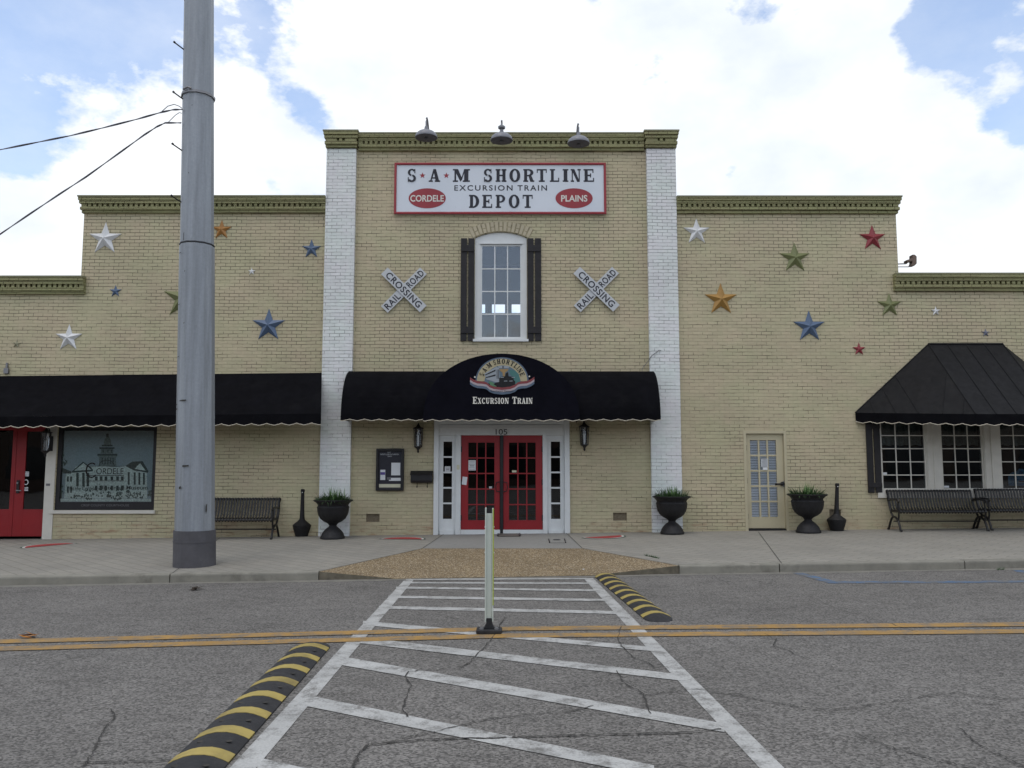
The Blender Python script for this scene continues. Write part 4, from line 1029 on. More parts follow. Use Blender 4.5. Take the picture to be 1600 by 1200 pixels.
# big sign
y_ = -.075
sx0, sx1, sz0, sz1 = rect(616, 254, 947, 334, -.08)
SG = thing('depot_sign', 'wide white painted sign with red border reading SAM Shortline Excursion Train Depot', 'sign', ((sx0 + sx1) / 2, -.04, sz0))
mb = MB(); ch = .03
mb.prism([(sx0, sz0 + ch), (sx0 + ch, sz0), (sx1 - ch, sz0), (sx1, sz0 + ch), (sx1, sz1 - ch), (sx1 - ch, sz1), (sx0 + ch, sz1), (sx0, sz1 - ch)], -.055, .0)
mb.build('board', 'signwhite', SG)
mb = MB(); t = .048; frame(mb, (sx0 - .004, sx1 + .004, sz0 - .004, sz1 + .004), (sx0 + t, sx1 - t, sz0 + t, sz1 - t), -.085, -.03)
mb.build('border', 'signred', SG, bevel=.012)
def sc(x, y): return W(600 + x / 4.444, 240 + y / 4.444, -.06)
def swrite(mb, items, ya, yb, yy):
    for c, a, d in items: (xA, zA), (xB, zB) = sc(a, yb), sc(d, ya); serif(mb, c, xA, xB, zA, zB, yy)
mb = MB()
swrite(mb, [('S', 162, 224), ('A', 312, 388), ('M', 478, 597), ('S', 691, 752), ('H', 775, 850), ('O', 871, 946), ('R', 967, 1042), ('T', 1061, 1130), ('L', 1152, 1216), ('I', 1241, 1280), ('N', 1297, 1366), ('E', 1386, 1458)], 107, 196, -.0575)
swrite(mb, [('D', 590, 661), ('E', 682, 751), ('P', 775, 843), ('O', 866, 941), ('T', 963, 1032)], 286, 377, -.0575)
mb.build('lettering', 'signblack', SG, fix=False)
for x_ in (267, 433):
    mb = MB(); xc, zc_ = sc(x_, 152); mb.poly([(x, -.0575, z) for x, z in starpts(xc, zc_, .072, .42)]); mb.build('star_mark', 'signred', SG, fix=False)
(xA, zA), (xB, zB) = sc(488, 257), sc(893, 219); sans('EXCURSION', xA, xB, zA, zB, -.0575, 'signblack', SG, bold=.016, space=1.3)
(xA, zA), (xB, zB) = sc(927, 257), sc(1132, 219); sans('TRAIN', xA, xB, zA, zB, -.0575, 'signblack', SG, bold=.016, space=1.3)
for txt, cx_, a, d in (('CORDELE', 300, 182, 416), ('PLAINS', 1320, 1230, 1412)):
    xc, zc_ = sc(cx_, 310); k = 1 / 4.444 / 75
    mb = MB(); mb.prism(ellipse(xc, zc_, 138 * k, 76 * k), -.060, -.0555); ov = mb.build('oval', 'signred', SG)
    (xA, zA), (xB, zB) = sc(a, 334), sc(d, 288); sans(txt, xA, xB, zA, zB, -.0625, 'signcream', ov, bold=.022)

# crossbucks
def crossbuck(u, v, label):
    cx_, cz_ = W(u, v, -.06); o = thing('railroad_crossbuck', label, 'sign', (cx_, -.05, cz_), 'railroad crossing signs beside the upper window')
    for an, L, y0 in ((R(45.5), 1.215, -.045), (R(-44.5), 1.215, -.072)):
        mb = MB(); ca, sa = math.cos(an), math.sin(an); h = .105
        pts = [(cx_ + x * ca - z * sa, cz_ + x * sa + z * ca) for x, z in ((-L / 2, -h), (L / 2, -h), (L / 2, h), (-L / 2, h))]
        mb.prism(pts, y0, y0 + .02); bl = mb.build('blade', 'xwhite', o, bevel=.003)
        T = (('RAIL', -.355, .40), ('ROAD', .35, .45)) if y0 > -.06 else (('CROSSING', .0, 1.03),)
        for tx, off, wd in T:
            x, z = cx_ + off * ca, cz_ + off * sa
            sans(tx, x - wd / 2, x + wd / 2, z - .074, z + .074, y0 - .003, 'signblack', bl, bold=.018, rot=an, space=1.1)
        mb = MB()
        for off in (-.27, .27, .47): 
            x, z = cx_ + off * ca, cz_ + off * sa; mb.prism(ellipse(x, z + .05, .010, .010, n=8), y0 - .006, y0 - .001)
        mb.build('bolt', 'steel', bl)
    return o
crossbuck(631, 453, 'white railroad crossing crossbuck left of the upper window')
crossbuck(932, 452, 'white railroad crossing crossbuck right of the upper window')

# barn stars
STARS = [(164, 373, 27, 'white', 0, 'large white barn star under the left cornice, at the far upper left'), (346, 359, 16.3, 'orange', 0, 'orange barn star just right of the pole under the cornice'),
         (486.5, 389, 16, 'blue', 0, 'small blue barn star beside the left white pier'), (393, 424, 6, 'white', 0, 'tiny white barn star between pole and left pier'), (180, 455, 10, 'blue', 0, 'little blue barn star left of the pole'),
         (286, 466, 33, 'green', .04, 'large green barn star mostly hidden behind the pole'), (107, 528, 22, 'white', 0, 'white barn star above the left awning'), (419.5, 508.5, 27, 'blue', 0, 'largest blue barn star left of the entrance, above the awning'),
         (25.5, 537, 6.7, 'faded', .1, 'tiny faded green barn star at the left end of the wall'),
         (1088.5, 362, 22, 'white', 0, 'white barn star beside the right white pier'), (1363.5, 372, 21.7, 'red', 0, 'large red barn star at the right corner of the tall wall'), (1242, 403, 25, 'green', 0, 'large green barn star high on the right wing'),
         (1126.5, 468, 26.6, 'gold', 0, 'large gold barn star on the right wing'), (1264.6, 510.5, 26, 'blue', 0, 'large blue barn star on the right wing above the urn'), (1390, 477, 20, 'green', 0, 'green barn star just under the lower right cornice'),
         (1342.6, 545.5, 10.5, 'red', 0, 'small red barn star beside the hip awning'), (1462.6, 486, 7.5, 'white', 0, 'tiny white barn star on the low right wall'), (1540.5, 520, 6.6, 'slate', 0, 'tiny slate blue barn star above the hip awning')]
for u, v, rp, colr, rot, lab in STARS:
    x, z = W(u, v, -.02); r_ = rp / 71.9; mb = MB()
    pts = starpts(0, 0, r_, .40, rot); dep = r_ * .27
    vs = [(x, -.012 - dep, z)] + [(x + a, -.012, z + c) for a, c in pts] + [(x + a, -.001, z + c) for a, c in pts]
    mb.add(vs, [(0, 1 + k, 1 + (k + 1) % 10) for k in range(10)] + [(1 + k, 11 + k, 11 + (k + 1) % 10, 1 + (k + 1) % 10) for k in range(10)])
    root = thing('barn_star', lab, 'star', (x, 0, z), 'painted metal stars on the brick wall') if False else None
    o = mb.build('barn_star', 'star_' + colr); tag(o, lab, 'star', 'painted metal stars on the brick wall')
    me = o.data
    for vv in me.vertices: vv.co -= Vector((x, 0, z))
    o.location = (x, 0, z)

# gooseneck lamps over the sign
def gooseneck(collar):
    o = thing('gooseneck_lamp', 'x', 'lamp', (0, 0, 0), 'gooseneck lamps above the sign')
    mb = MB(); mb.lathe([(.242, -.012), (.244, .0), (.238, .03), (.215, .075), (.17, .115), (.11, .145), (.05, .16), (.042, .20), (.036, .24)], n=28); s_ = mb.build('lamp_shade', 'lampgrey', o, smooth=True)
    mb = MB(); mb.lathe([(.238, -.013), (.20, -.0135), (.01, -.014)], n=28); mb.build('shade_inside', 'lampin', s_)
    mb = MB(); mb.lathe([(.03, -.055), (.042, -.03), (.03, -.004)], n=12); mb.build('bulb', 'lampin', s_, smooth=True)
    mb = MB(); mb.tube([(0, 0, .22), (0, 0, .36), (0, .03, .44), (0, .10, .48), (0, .25, .46), (0, .5, .33), (0, .80, .12), (0, .86, .06)], .02, 10); a = mb.build('arm', 'lampgrey', o, smooth=True)
    MB().box(-.06, .06, .84, .92, -.02, .14).build('mount_plate', 'lampgrey', o, bevel=.005)
    if collar: mb = MB(); mb.lathe([(.03, .24), (.075, .262), (.08, .30), (.05, .325), (.025, .335)], n=18); mb.build('junction_collar', 'lampgrey', o, smooth=True)
    return o
for (u, v), col_, lab in (((666, 214.5), False, 'grey gooseneck lamp above the left end of the sign'), ((783.8, 219), True, 'grey gooseneck lamp with junction collar above the middle of the sign'), ((904, 224), False, 'grey gooseneck lamp above the right end of the sign')):
    x, z = W(u, v, -.62); o = gooseneck(col_); o.location = (x, -.62, z); o['label'] = lab; o['group'] = 'gooseneck lamps above the sign'

# wall lanterns
def lantern():
    o = thing('wall_lantern', 'x', 'lantern', (0, 0, 0), 'wall lanterns beside the doors')
    mb = MB(); mb.lathe([(.012, .30), (.03, .26), (.05, .235), (.115, .20), (.118, .185), (.1, .18)], (0, -.15, 0), 8); mb.build('lantern_cap', 'black', o)
    mb = MB(); mb.lathe([(.085, -.21), (.09, -.19), (.06, -.225), (.03, -.25), (.018, -.29), (.028, -.305), (.006, -.335)], (0, -.15, 0), 8)
    mb.build('lantern_base', 'black', o)
    mb = MB()
    for k in range(6):
        a = 2 * math.pi * k / 6; mb.tube([(.098 * math.cos(a), -.15 + .098 * math.sin(a), .185), (.078 * math.cos(a), -.15 + .078 * math.sin(a), -.20)], .009, 6)
    mb.build('cage', 'black', o)
    mb = MB(); mb.lathe([(.084, .18), (.064, -.19)], (0, -.15, 0), 12); mb.build('glass', 'glassclear', o, smooth=True)
    mb = MB(); mb.lathe([(.014, -.19), (.02, -.05), (.018, .02), (.004, .05)], (0, -.15, 0), 10); mb.build('bulb', 'lens', o, smooth=True)
    MB().box(-.06, .06, -.02, 0.01, -.20, .12).build('back_plate', 'black', o, bevel=.005)
    mb = MB(); mb.tube([(0, 0, .1), (0, -.05, .26), (0, -.12, .31), (0, -.15, .29)], .012, 8); mb.build('arm', 'black', o, smooth=True)
    return o
L0 = lantern()
x, z = W(653.5, 683.5, -.15); L0.location = (x, 0, z); L0['label'] = 'black wall lantern left of the main red doors, above the mailbox'
x, z = W(913, 680.5, -.15); dup(L0, (x, 0, z), 'black wall lantern right of the main red doors')
x, z = W(71.5, 690, -.2); l3 = dup(L0, (x, -.02, z), 'black wall lantern on the post of the far left red door', scale=(1.0, 1.15, 1.0))

# notice board, mailbox
nx0, nx1, nz0, nz1 = rect(587.5, 701, 631, 767, -.06)
NBD = thing('notice_board', 'black framed glass notice board with papers on the wall left of the entrance', 'notice board', ((nx0 + nx1) / 2, -.03, nz0))
mb = MB(); frame(mb, (nx0, nx1, nz0, nz1), (nx0 + .05, nx1 - .05, nz0 + .06, nz1 - .055), -.08, 0); mb.build('frame', 'black', NBD, bevel=.012)
MB().box(nx0 + .045, nx1 - .045, -.03, -.005, nz0 + .05, nz1 - .05).build('backing', 'signblack', NBD)
def nb_(x0, y0_, x1, y1_, mm, yy, nm='paper', par=NBD):
    (a, d), (c, e_) = W(560 + x0 / 6, 640 + y1_ / 6, -.04), W(560 + x1 / 6, 640 + y0_ / 6, -.04); return MB().box(a, c, yy, yy + .001, d, e_).build(nm, mm, par)
nb_(307, 498, 393, 616, 'paper', -.034); p_ = nb_(204, 564, 252, 660, 'paper', -.034); nb_(206, 586, 250, 612, 'purple', -.036, 'print_band', p_); nb_(286, 640, 396, 668, 'paper', -.034); nb_(268, 634, 305, 658, 'greyink', -.036); 
p2 = nb_(192, 698, 394, 730, 'papercream', -.0345)
(a, d), (c, e_) = W(560 + 205 / 6, 640 + 424 / 6, -.04), W(560 + 378 / 6, 640 + 414 / 6, -.04)
for tx, q in (('SAM', (272, 404, 303, 395)), ('SHORTLINE EXCURSION', (205, 426, 378, 413)), ('TRAIN', (270, 443, 312, 432))):
    (a, d), (c, e_) = W(560 + q[0] / 6, 640 + q[1] / 6, -.04), W(560 + q[2] / 6, 640 + q[3] / 6, -.04); sans(tx, a, c, d, e_, -.034, 'xwhite', NBD)
mx0, mx1, mz0, mz1 = rect(641, 736.5, 676, 754.5, -.1)
MBX = thing('mailbox', 'black wall mailbox with two hooks beneath, beside the white door surround', 'mailbox', ((mx0 + mx1) / 2, -.05, mz0))
mb = MB(); mb.prismx([(0, mz0), (-.10, mz0), (-.125, mz0 + .05), (-.125, mz1 - .06), (-.03, mz1 - .005), (0, mz1)], mx0 + .01, mx1 - .01); mb.build('box', 'black', MBX, bevel=.006)
mb = MB(); mb.prismx([(-.128, mz1 - .085), (-.136, mz1 - .06), (-.03, mz1 + .012), (0, mz1 + .012), (0, mz1 + .003), (-.028, mz1 + .003), (-.127, mz1 - .062)], mx0, mx1); mb.build('lid', 'black', MBX)
mb = MB()
for fx in (.30, .76):
    x = mx0 + (mx1 - mx0) * fx; mb = MB(); mb.tube([(x, -.04, mz0 + .01), (x, -.05, mz0 - .09), (x, -.09, mz0 - .10), (x, -.105, mz0 - .06)], .009, 6); mb.build('hook', 'black', MBX)

# poster behind the left window
def pc(x, y): return W(80 + x / 8, 660 + y / 8, .06)
PO = thing('window_poster', 'monochrome poster of a domed courthouse reading Cordele in the left window', 'poster', (*[pc(700, 990)[0]], .06, pc(700, 990)[1]))
for k_, c_ in (('po_sky', (.25, .315, .335)), ('po_light', (.52, .60, .565)), ('po_mid', (.145, .18, .17)), ('po_dark', (.055, .072, .066)), ('po_tree', (.065, .092, .078)), ('po_ink', (.03, .018, .012))): M[k_] = mat('poster_' + k_[3:], c_, .3, 0, .5 if k_ != 'po_sky' else .16, 34)
def pp(mb, pts, y):
    mb.poly([(pc(*p)[0], y, pc(*p)[1]) for p in pts])
def pr(mb, x0, y0_, x1, y1_, y): pp(mb, [(x0, y1_), (x1, y1_), (x1, y0_), (x0, y0_)], y)
mb = MB(); (a, d), (c, e_) = pc(118, 992), pc(1282, 104); mb.box(a, c, .070, .074, d, e_); mb.build('picture_sky', 'po_sky', PO)
yb = .0685
mb = MB(); pr(mb, 100, 955, 1275, 990, yb)
pp(mb, [(160, 950), (180, 640), (290, 625), (300, 560), (410, 505), (480, 545), (590, 545), (820, 560), (930, 545), (1060, 540), (1130, 510), (1195, 610), (1195, 950)], yb)
mb.build('courthouse_wall', 'po_light', PO, fix=False)
mb = MB(); pp(mb, [(595, 545), (600, 440), (575, 415), (830, 415), (805, 440), (815, 560)], yb - .0005); pp(mb, [(615, 390), (620, 330), (770, 330), (775, 390)], yb - .0005); pp(mb, [(650, 290), (665, 215), (690, 180), (720, 180), (740, 215), (750, 290)], yb - .0005)
mb.build('courthouse_tower', 'po_mid', PO, fix=False)
mb = MB()
for q in ((575, 392, 825, 416), (600, 310, 790, 332), (630, 280, 765, 300), (685, 140, 716, 185)): pr(mb, *q, yb - .001)
pp(mb, [(255, 612), (395, 490), (495, 560), (520, 590), (520, 612), (255, 630)], yb - .001); pp(mb, [(925, 545), (1010, 490), (1140, 484), (1215, 608), (1205, 630), (1030, 600)], yb - .001)
pp(mb, [(120, 562), (250, 612), (250, 640), (150, 640)], yb - .001)
for x_ in (310, 385, 440): pr(mb, x_, 630, x_ + 32, 800, yb - .0011)
for x_ in (955, 1030, 1088, 1145): pr(mb, x_, 620 + (x_ - 955) * .05, x_ + 24, 780, yb - .0011)
for x_ in (195, 235): pr(mb, x_, 675, x_ + 22, 740, yb - .0011); pr(mb, x_, 800, x_ + 22, 880, yb - .0011)
for x_ in (545, 605, 665, 740, 810, 870): pr(mb, x_, 675, x_ + 34, 725, yb - .0011); pr(mb, x_, 790, x_ + 30, 850, yb - .0011)
for x_ in (630, 665, 700, 735, 765): pr(mb, x_, 440, x_ + 14, 520, yb - .0011)
for x_ in (640, 700, 745): pr(mb, x_, 340, x_ + 14, 378, yb - .0011)
mb.build('courthouse_shadow', 'po_dark', PO, fix=False)
mb = MB(); pp(mb, [(285, 604), (402, 509), (500, 592)], yb - .0016); pp(mb, [(1040, 580), (1110, 510), (1180, 605)], yb - .0016); mb.build('pediment', 'po_light', PO, fix=False)
mb = MB(); r3 = random.Random(5)
for cx_, cy_, rx_, ry_ in ((610, 850, 80, 75), (470, 900, 60, 70), (330, 930, 90, 25), (120, 850, 40, 110), (850, 870, 40, 60), (1080, 920, 80, 50), (820, 940, 70, 30), (140, 500, 60, 50), (130, 420, 40, 25), (1240, 890, 40, 40), (960, 900, 30, 60), (720, 900, 30, 40)):
    for k in range(30):
        a = r3.uniform(0, 6.28); q = math.sqrt(r3.random()); px, py = cx_ + rx_ * q * math.cos(a), cy_ + ry_ * q * math.sin(a); s_ = r3.uniform(6, 20)
        px = max(125, min(1265, px)); py = min(975, py)
        pp(mb, [(px - s_ * .7, py), (px, py + s_ * .8), (px + s_ * .7, py + r3.uniform(-5, 5)), (px, py - s_ * .8)], yb - .0018 - .00001 * k)
mb.build('tree_print', 'po_tree', PO, fix=False)
(xA, zA), (xB, zB) = pc(560, 648), pc(905, 572); sans('ORDELE', xA, xB, zA, zB, yb - .003, 'po_ink', PO, bold=.0)
mb = MB(); k = 1 / 8 / 71.9; xc, zc_ = pc(505, 598)
for pl in ring(xc, zc_, 78 * k, 96 * k, 58 * k, 80 * k, 55, 320, 40): mb.poly([(x, yb - .003, z) for x, z in pl])
xc, zc_ = pc(690, 545)
for pl in ring(xc, zc_, 98 * k, 75 * k, 92 * k, 69 * k, 0, 180, 40): mb.poly([(x, yb - .0032, z) for x, z in pl])
pr(mb, 430, 545, 915, 550, yb - .0034); pr(mb, 430, 660, 905, 668, yb - .0034); pr(mb, 430, 728, 905, 735, yb - .0034)
mb.build('emblem_line', 'po_ink', PO, fix=False)
(xA, zA), (xB, zB) = pc(190, 850), pc(560, 800); sans('Visit the Cordele', xA, xB, zA, zB, yb - .0035, 'po_dark', PO, bold=.01)
(xA, zA), (xB, zB) = pc(600, 840), pc(1205, 790); sans('Historical Museum', xA, xB, zA, zB, yb - .0035, 'po_dark', PO, bold=.01)
(xA, zA), (xB, zB) = pc(385, 1048), pc(985, 1022); x_ = sans('CRISP COUNTY COURTHOUSE', xA, xB, zA, zB, .017, 'greyink', PO)
(a, d), (c, e_) = pc(112, 1000), pc(1290, 98); MB().box(a, c, .045, .048, d, e_).build('glazing', 'glassposter', PO)
# gold lettering decals on the left red door
(xA, zA), (xB, zB) = W(35, 767, .05), W(44, 737, .05)
DC = thing('door_decal', 'white round and striped decal on the glass of the far left red door', 'decal', ((xA + xB) / 2, .07, zA))
xc = (xA + xB) / 2; hh = (zB - zA)
mb = MB()
for pl in ring(xc, zA + hh * .45, .055, .06, .036, .042): mb.poly([(x, .0775, z) for x, z in pl])
mb.build('ring', 'paper', DC, fix=False)
mb = MB()
for z0_, z1_ in ((.0, .06), (.09, .12), (.15, .19), (.76, .81), (.84, .92), (.95, 1.0)): mb.box(xc - .055 + .01 * math.sin(z0_ * 40), xc + .055, .0765, .0775, zA + hh * z0_, zA + hh * z1_)
mb.build('print', 'paper', DC)

# papers on the doors
def sheetpaper(q, y, label, mm='paper', lines=0, rot=0.0, name='paper_notice'):
    (a, d), (c, e_) = W(670 + q[0] / 6, 650 + q[3] / 6, y), W(670 + q[2] / 6, 650 + q[1] / 6, y)
    cx_, cz_ = (a + c) / 2, (d + e_) / 2; ca, sa = math.cos(rot), math.sin(rot)
    mb = MB(); mb.prism([(cx_ + px * ca - pz * sa, cz_ + px * sa + pz * ca) for px, pz in ((-(c - a) / 2, -(e_ - d) / 2), ((c - a) / 2, -(e_ - d) / 2), ((c - a) / 2, (e_ - d) / 2), (-(c - a) / 2, (e_ - d) / 2))], y, y + .0015)
    o = tag(mb.build(name, mm), label, 'notice')
    if lines:
        mb = MB()
        for k in range(lines):
            z = e_ - (e_ - d) * (k + .7) / (lines + .4); wd = (c - a) * (.32 if k == lines // 2 else .38)
            mb.box(cx_ - wd, cx_ + wd, y - .001, y - .0005, z - .004, z + (.012 if k == lines // 2 else .003))
        mb.build('print', 'greyink', o)
    return o
sheetpaper((371, 414, 440, 510), .03, 'white printed notice taped inside the left main red door', lines=6)
sheetpaper((312, 570, 358, 645), .012, 'white paper hanging crooked on the left edge of the main red door', rot=-.12)
sheetpaper((780, 509, 822, 529), .03, 'small white label on the right main red door', 'papercream')
sheetpaper((565, 660, 592, 682), .03, 'tiny grey sticker near the handle of the left main red door', 'xwhite')
sheetpaper((150, 472, 202, 520), .045, 'square white sticker on the left sidelight pane', lines=4)
sheetpaper((262, 458, 288, 502), -.034, 'small beige doorbell plate on the white door surround', 'papercream', name='doorbell')
def tp(q, y, label, mm='paper', lines=0):
    (a, d), (c, e_) = W(1150 + q[0] / 6.667, 660 + q[3] / 6.667, y), W(1150 + q[2] / 6.667, 660 + q[1] / 6.667, y)
    o = tag(MB().box(a, c, y, y + .0015, d, e_).build('paper_notice', mm), label, 'notice')
    if lines:
        mb = MB()
        for k in range(lines): z = e_ - (e_ - d) * (k + .7) / (lines + .4); mb.box(a + .02, c - .02, y - .001, y - .0005, z - .004, z + .004)
        mb.build('print', 'greyink', o)
tp((262, 377, 330, 465), .046, 'pale notice behind the second row of panes in the tan door', 'xwhite', 7); tp((279, 468, 327, 495), .046, 'small bright white card under the notice on the tan door')
def rp(q, label):
    (a, d), (c, e_) = W(1360 + q[0] / 6, 640 + q[3] / 6, .04), W(1360 + q[2] / 6, 640 + q[1] / 6, .04); tag(MB().box(a, c, .045, .047, d, e_).build('paper_notice', 'paper'), label, 'notice')
rp((112, 588, 156, 612), 'small white card in the lower left of the first right window'); rp((693, 714, 738, 733), 'small white card in the bottom left corner of the second right window')
# blue sign hanging in the right window
for k_, c_ in (('ws_blue', (.10, .27, .48)), ('ws_light', (.25, .50, .70)), ('ws_red', (.42, .09, .09))): M[k_] = mat('window_sign_' + k_[3:], c_, .5)
def wc(x, y): return W(1360 + x / 6, 640 + y / 6, .075)
WS = thing('window_sign', 'light blue hanging sign with red and white stripe in the rightmost window', 'sign', (wc(1410, 720)[0], .075, wc(1410, 720)[1]))
mb = MB(); mb.prism([wc(*p) for p in ((1296, 716), (1292, 640), (1302, 605), (1335, 585), (1375, 578), (1395, 555), (1428, 555), (1448, 578), (1490, 585), (1520, 605), (1530, 640), (1526, 716))], .076, .081); mb.build('board', 'ws_light', WS)
mb = MB()
for q in ((1310, 655, 1512, 664), (1300, 690, 1520, 716)): (a, d), (c, e_) = wc(q[0], q[3]), wc(q[2], q[1]); mb.box(a, c, .073, .0755, d, e_)
mb.build('blue_band', 'ws_blue', WS)
(a, d), (c, e_) = wc(1385, 690), wc(1505, 666); MB().box(a, c, .073, .0755, d, e_).build('white_band', 'paper', WS)
(a, d), (c, e_) = wc(1385, 676), wc(1505, 669); MB().box(a, c, .071, .0728, d, e_).build('red_band', 'ws_red', WS)
mb = MB(); xc, zc_ = wc(1412, 592); mb.prism(ellipse(xc, zc_, .045, .045, n=20), .073, .0755); mb.build('badge', 'ws_blue', WS)

# floodlight on the corner of the tall wall
xf, zf = W(1424, 408, .3)
FL = thing('floodlight', 'old brown floodlight on a bracket at the right corner of the tall wall', 'floodlight', (XRs, .3, zf))
mb = MB(); mb.tube([(XRs - .05, .3, WZ(413, y=.3)), (xf - .12, .3, WZ(412, y=.3)), (xf - .02, .3, WZ(406, y=.3))], .014, 6); mb.build('bracket', 'steel', FL); mb = MB(); mb.tube([(XRs - .05, .3, WZ(417, y=.3)), (xf - .08, .3, WZ(417, y=.3)), (xf + .02, .3, WZ(415, y=.3))], .010, 6); mb.build('bracket', 'steel', FL)
M['flood'] = mat('brown_floodlight', (.15, .105, .085), .6)
mb = MB(); mb.prism([W(*p, .3) for p in ((1423, 399), (1427, 399), (1430, 402), (1430, 413), (1427, 416), (1421, 416.5), (1423, 412), (1423, 409), (1415, 411), (1414, 407.5), (1423, 405))], .22, .38); mb.build('housing', 'flood', FL, bevel=.01)
# little bracket on the wall over the left awning
xk, zk = W(11.5, 577)
BK = tag(MB().box(xk - .05, xk + .05, -.06, 0.0, zk - .10, zk + .02).box(xk - .02, xk + .02, -.04, -.001, zk + .021, zk + .14).build('wall_bracket', 'steel', bevel=.006), 'small grey metal bracket on the wall just over the left awning', 'bracket')
mb = MB(); px = [(1004, 586), (1003, 578), (1006, 572), (1010, 568), (1018, 556), (1030, 547), (1033, 548)]
mb.tube([(W(*p, -.108)[0], -.112, W(*p, -.108)[1]) for p in px], .006, 5); tag(mb.build('cable', 'wire'), 'thin loose cable hooked on the right white pier above the awning', 'cable')

# ================================================================ THINGS ON THE SIDEWALK
# benches
def bench():
    o = thing('park_bench', 'x', 'bench', (0, 0, 0), 'black slatted metal benches along the wall')
    L = 1.86
    pr_ = [(-.295, .365), (-.315, .395), (-.30, .425), (-.265, .435), (-.10, .418), (.06, .408), (.12, .425), (.155, .47), (.20, .60), (.255, .80), (.275, .835), (.30, .83)]
    mb = MB(); n = 29
    for k in range(n):
        x = -L / 2 + .05 + (L - .1) * k / (n - 1); h = .0175
        vs = []
        for i, (y, z) in enumerate(pr_):
            a, c = pr_[max(0, i - 1)], pr_[min(len(pr_) - 1, i + 1)]; t = Vector((c[0] - a[0], c[1] - a[1])).normalized(); nn = Vector((-t.y, t.x)) * .005
            for sx, sn in ((-h, 1), (h, 1), (h, -1), (-h, -1)): vs.append((x + sx, y + nn.x * sn, z + nn.y * sn))
        fs = [(i * 4 + j, i * 4 + (j + 1) % 4, (i + 1) * 4 + (j + 1) % 4, (i + 1) * 4 + j) for i in range(len(pr_) - 1) for j in range(4)] + [(0, 1, 2, 3), tuple(len(vs) - 4 + j for j in (3, 2, 1, 0))]
        mb.add(vs, fs)
    mb.build('slatted_seat', 'bench', o)
    mb = MB()
    for y, z, r_ in ((-.285, .40, .018), (.115, .405, .016), (.285, .81, .018), (-.02, .19, .014)): mb.tube([(-L / 2 + .02, y, z), (L / 2 - .02, y, z)], r_, 8)
    mb.build('rail', 'bench', o)
    for sx in (-1, 1):
        x = sx * (L / 2 - .03); mb = MB()
        arch = [(-.30, 0), (-.27, .10), (-.21, .21), (-.10, .275), (.02, .285), (.10, .23), (.18, .12), (.24, 0)]
        for pts, r_ in (([(-.34, .012), (-.30, .012)] + arch[1:-1] + [(.24, .012), (.28, .012)], .024), ([(-.21, .21), (-.245, .30), (-.25, .42), (-.235, .55), (-.25, .63)], .02), ([(-.28, .60), (-.25, .635), (-.12, .645), (.05, .64), (.21, .62)], .022), ([(.02, .285), (.10, .36), (.16, .47), (.22, .62), (.285, .82)], .022), ([(-.25, .40), (.12, .39)], .018)):
            mb.tube([(x, y, z) for y, z in pts], r_, 8)
        e = mb.build('end_frame', 'bench', o, smooth=True)
    return o
BE = bench()
x, y = SW(424, 842.7); L2 = .9
BE.location = (x - L2, y + .30, zside(x - L2, y + .3)); BE['label'] = 'black slatted bench half hidden behind the utility pole'
x, y = SW(1406, 831.5); dup(BE, (x + L2 + .02, y + .30, zside(x + .9, y + .3)), 'whole black slatted bench under the right window bank')
x2 = x + L2 * 3 + .10; dup(BE, (x2, y + .30, zside(x2, y + .3)), 'black slatted bench cut off by the right edge of the photo')
# urns with plants
def urn():
    o = thing('garden_urn', 'x', 'urn', (0, 0, 0), 'black pedestal urns by the wall')
    flute = lambda a, j: .018 * abs(math.sin(a * 8)) if 9 <= j <= 14 else (.012 * math.cos(a * 16) if 17 <= j <= 19 else 0)
    prof = [(.25, 0), (.255, .03), (.245, .05), (.235, .06), (.225, .10), (.19, .15), (.145, .20), (.085, .245), (.075, .27), (.095, .30), (.115, .318), (.185, .352), (.255, .41), (.298, .49), (.318, .57), (.326, .62), (.334, .64), (.325, .66), (.310, .68), (.322, .71), (.36, .75), (.405, .775), (.41, .79), (.395, .80), (.36, .785), (.30, .745)]
    mb = MB(); mb.lathe(prof, n=64, ripple=flute); mb.build('bowl', 'cast', o, smooth=True)
    mb = MB(); mb.lathe([(.315, .752), (.2, .77), (.01, .775)], n=24); mb.build('soil', 'soil', o)
    return o
def plant(x, y, z, seed, nsp, hsp, label, low):
    rr = random.Random(seed); o = thing('potted_plant', label, 'plant', (x, y, z), 'green plants growing in the urns')
    def blade(mb, bx, by, ang, lean, L, wd, curl):
        dirx, diry = math.cos(ang), math.sin(ang); p = Vector((x + bx, y + by, z + .77)); prev = None; n = 5; el = R(90) - lean
        for k in range(n + 1):
            w_ = wd * (1 - (k / n) ** 1.6) + .0006; side = Vector((-diry, dirx, 0)) * w_
            cur_ = (p - side, p + side)
            if prev: mb.add([prev[0], prev[1], cur_[1], cur_[0]], [(0, 1, 2, 3)])
            prev = cur_; p = p + Vector((dirx * math.cos(el), diry * math.cos(el), math.sin(el))) * (L / n); el -= curl
    mb = MB()
    for k in range(nsp): a = rr.uniform(0, 6.28); blade(mb, rr.gauss(0, .07), rr.gauss(0, .06), a, rr.uniform(.03, .4), rr.uniform(.6, 1.0) * hsp, rr.uniform(.009, .016), rr.uniform(0, .06))
    mb.build('spiky_leaves', 'spike', o, fix=False)
    mb = MB()
    for k in range(low):
        a = rr.uniform(0, 6.28); q = math.sqrt(rr.random()) * .33; blade(mb, q * math.cos(a), q * math.sin(a), a + rr.uniform(-.9, .9), rr.uniform(.1, 1.4), rr.uniform(.09, .26), rr.uniform(.004, .010), rr.uniform(.05, .4))
    mb.build('low_foliage', 'blade', o, fix=False)
U0 = urn()
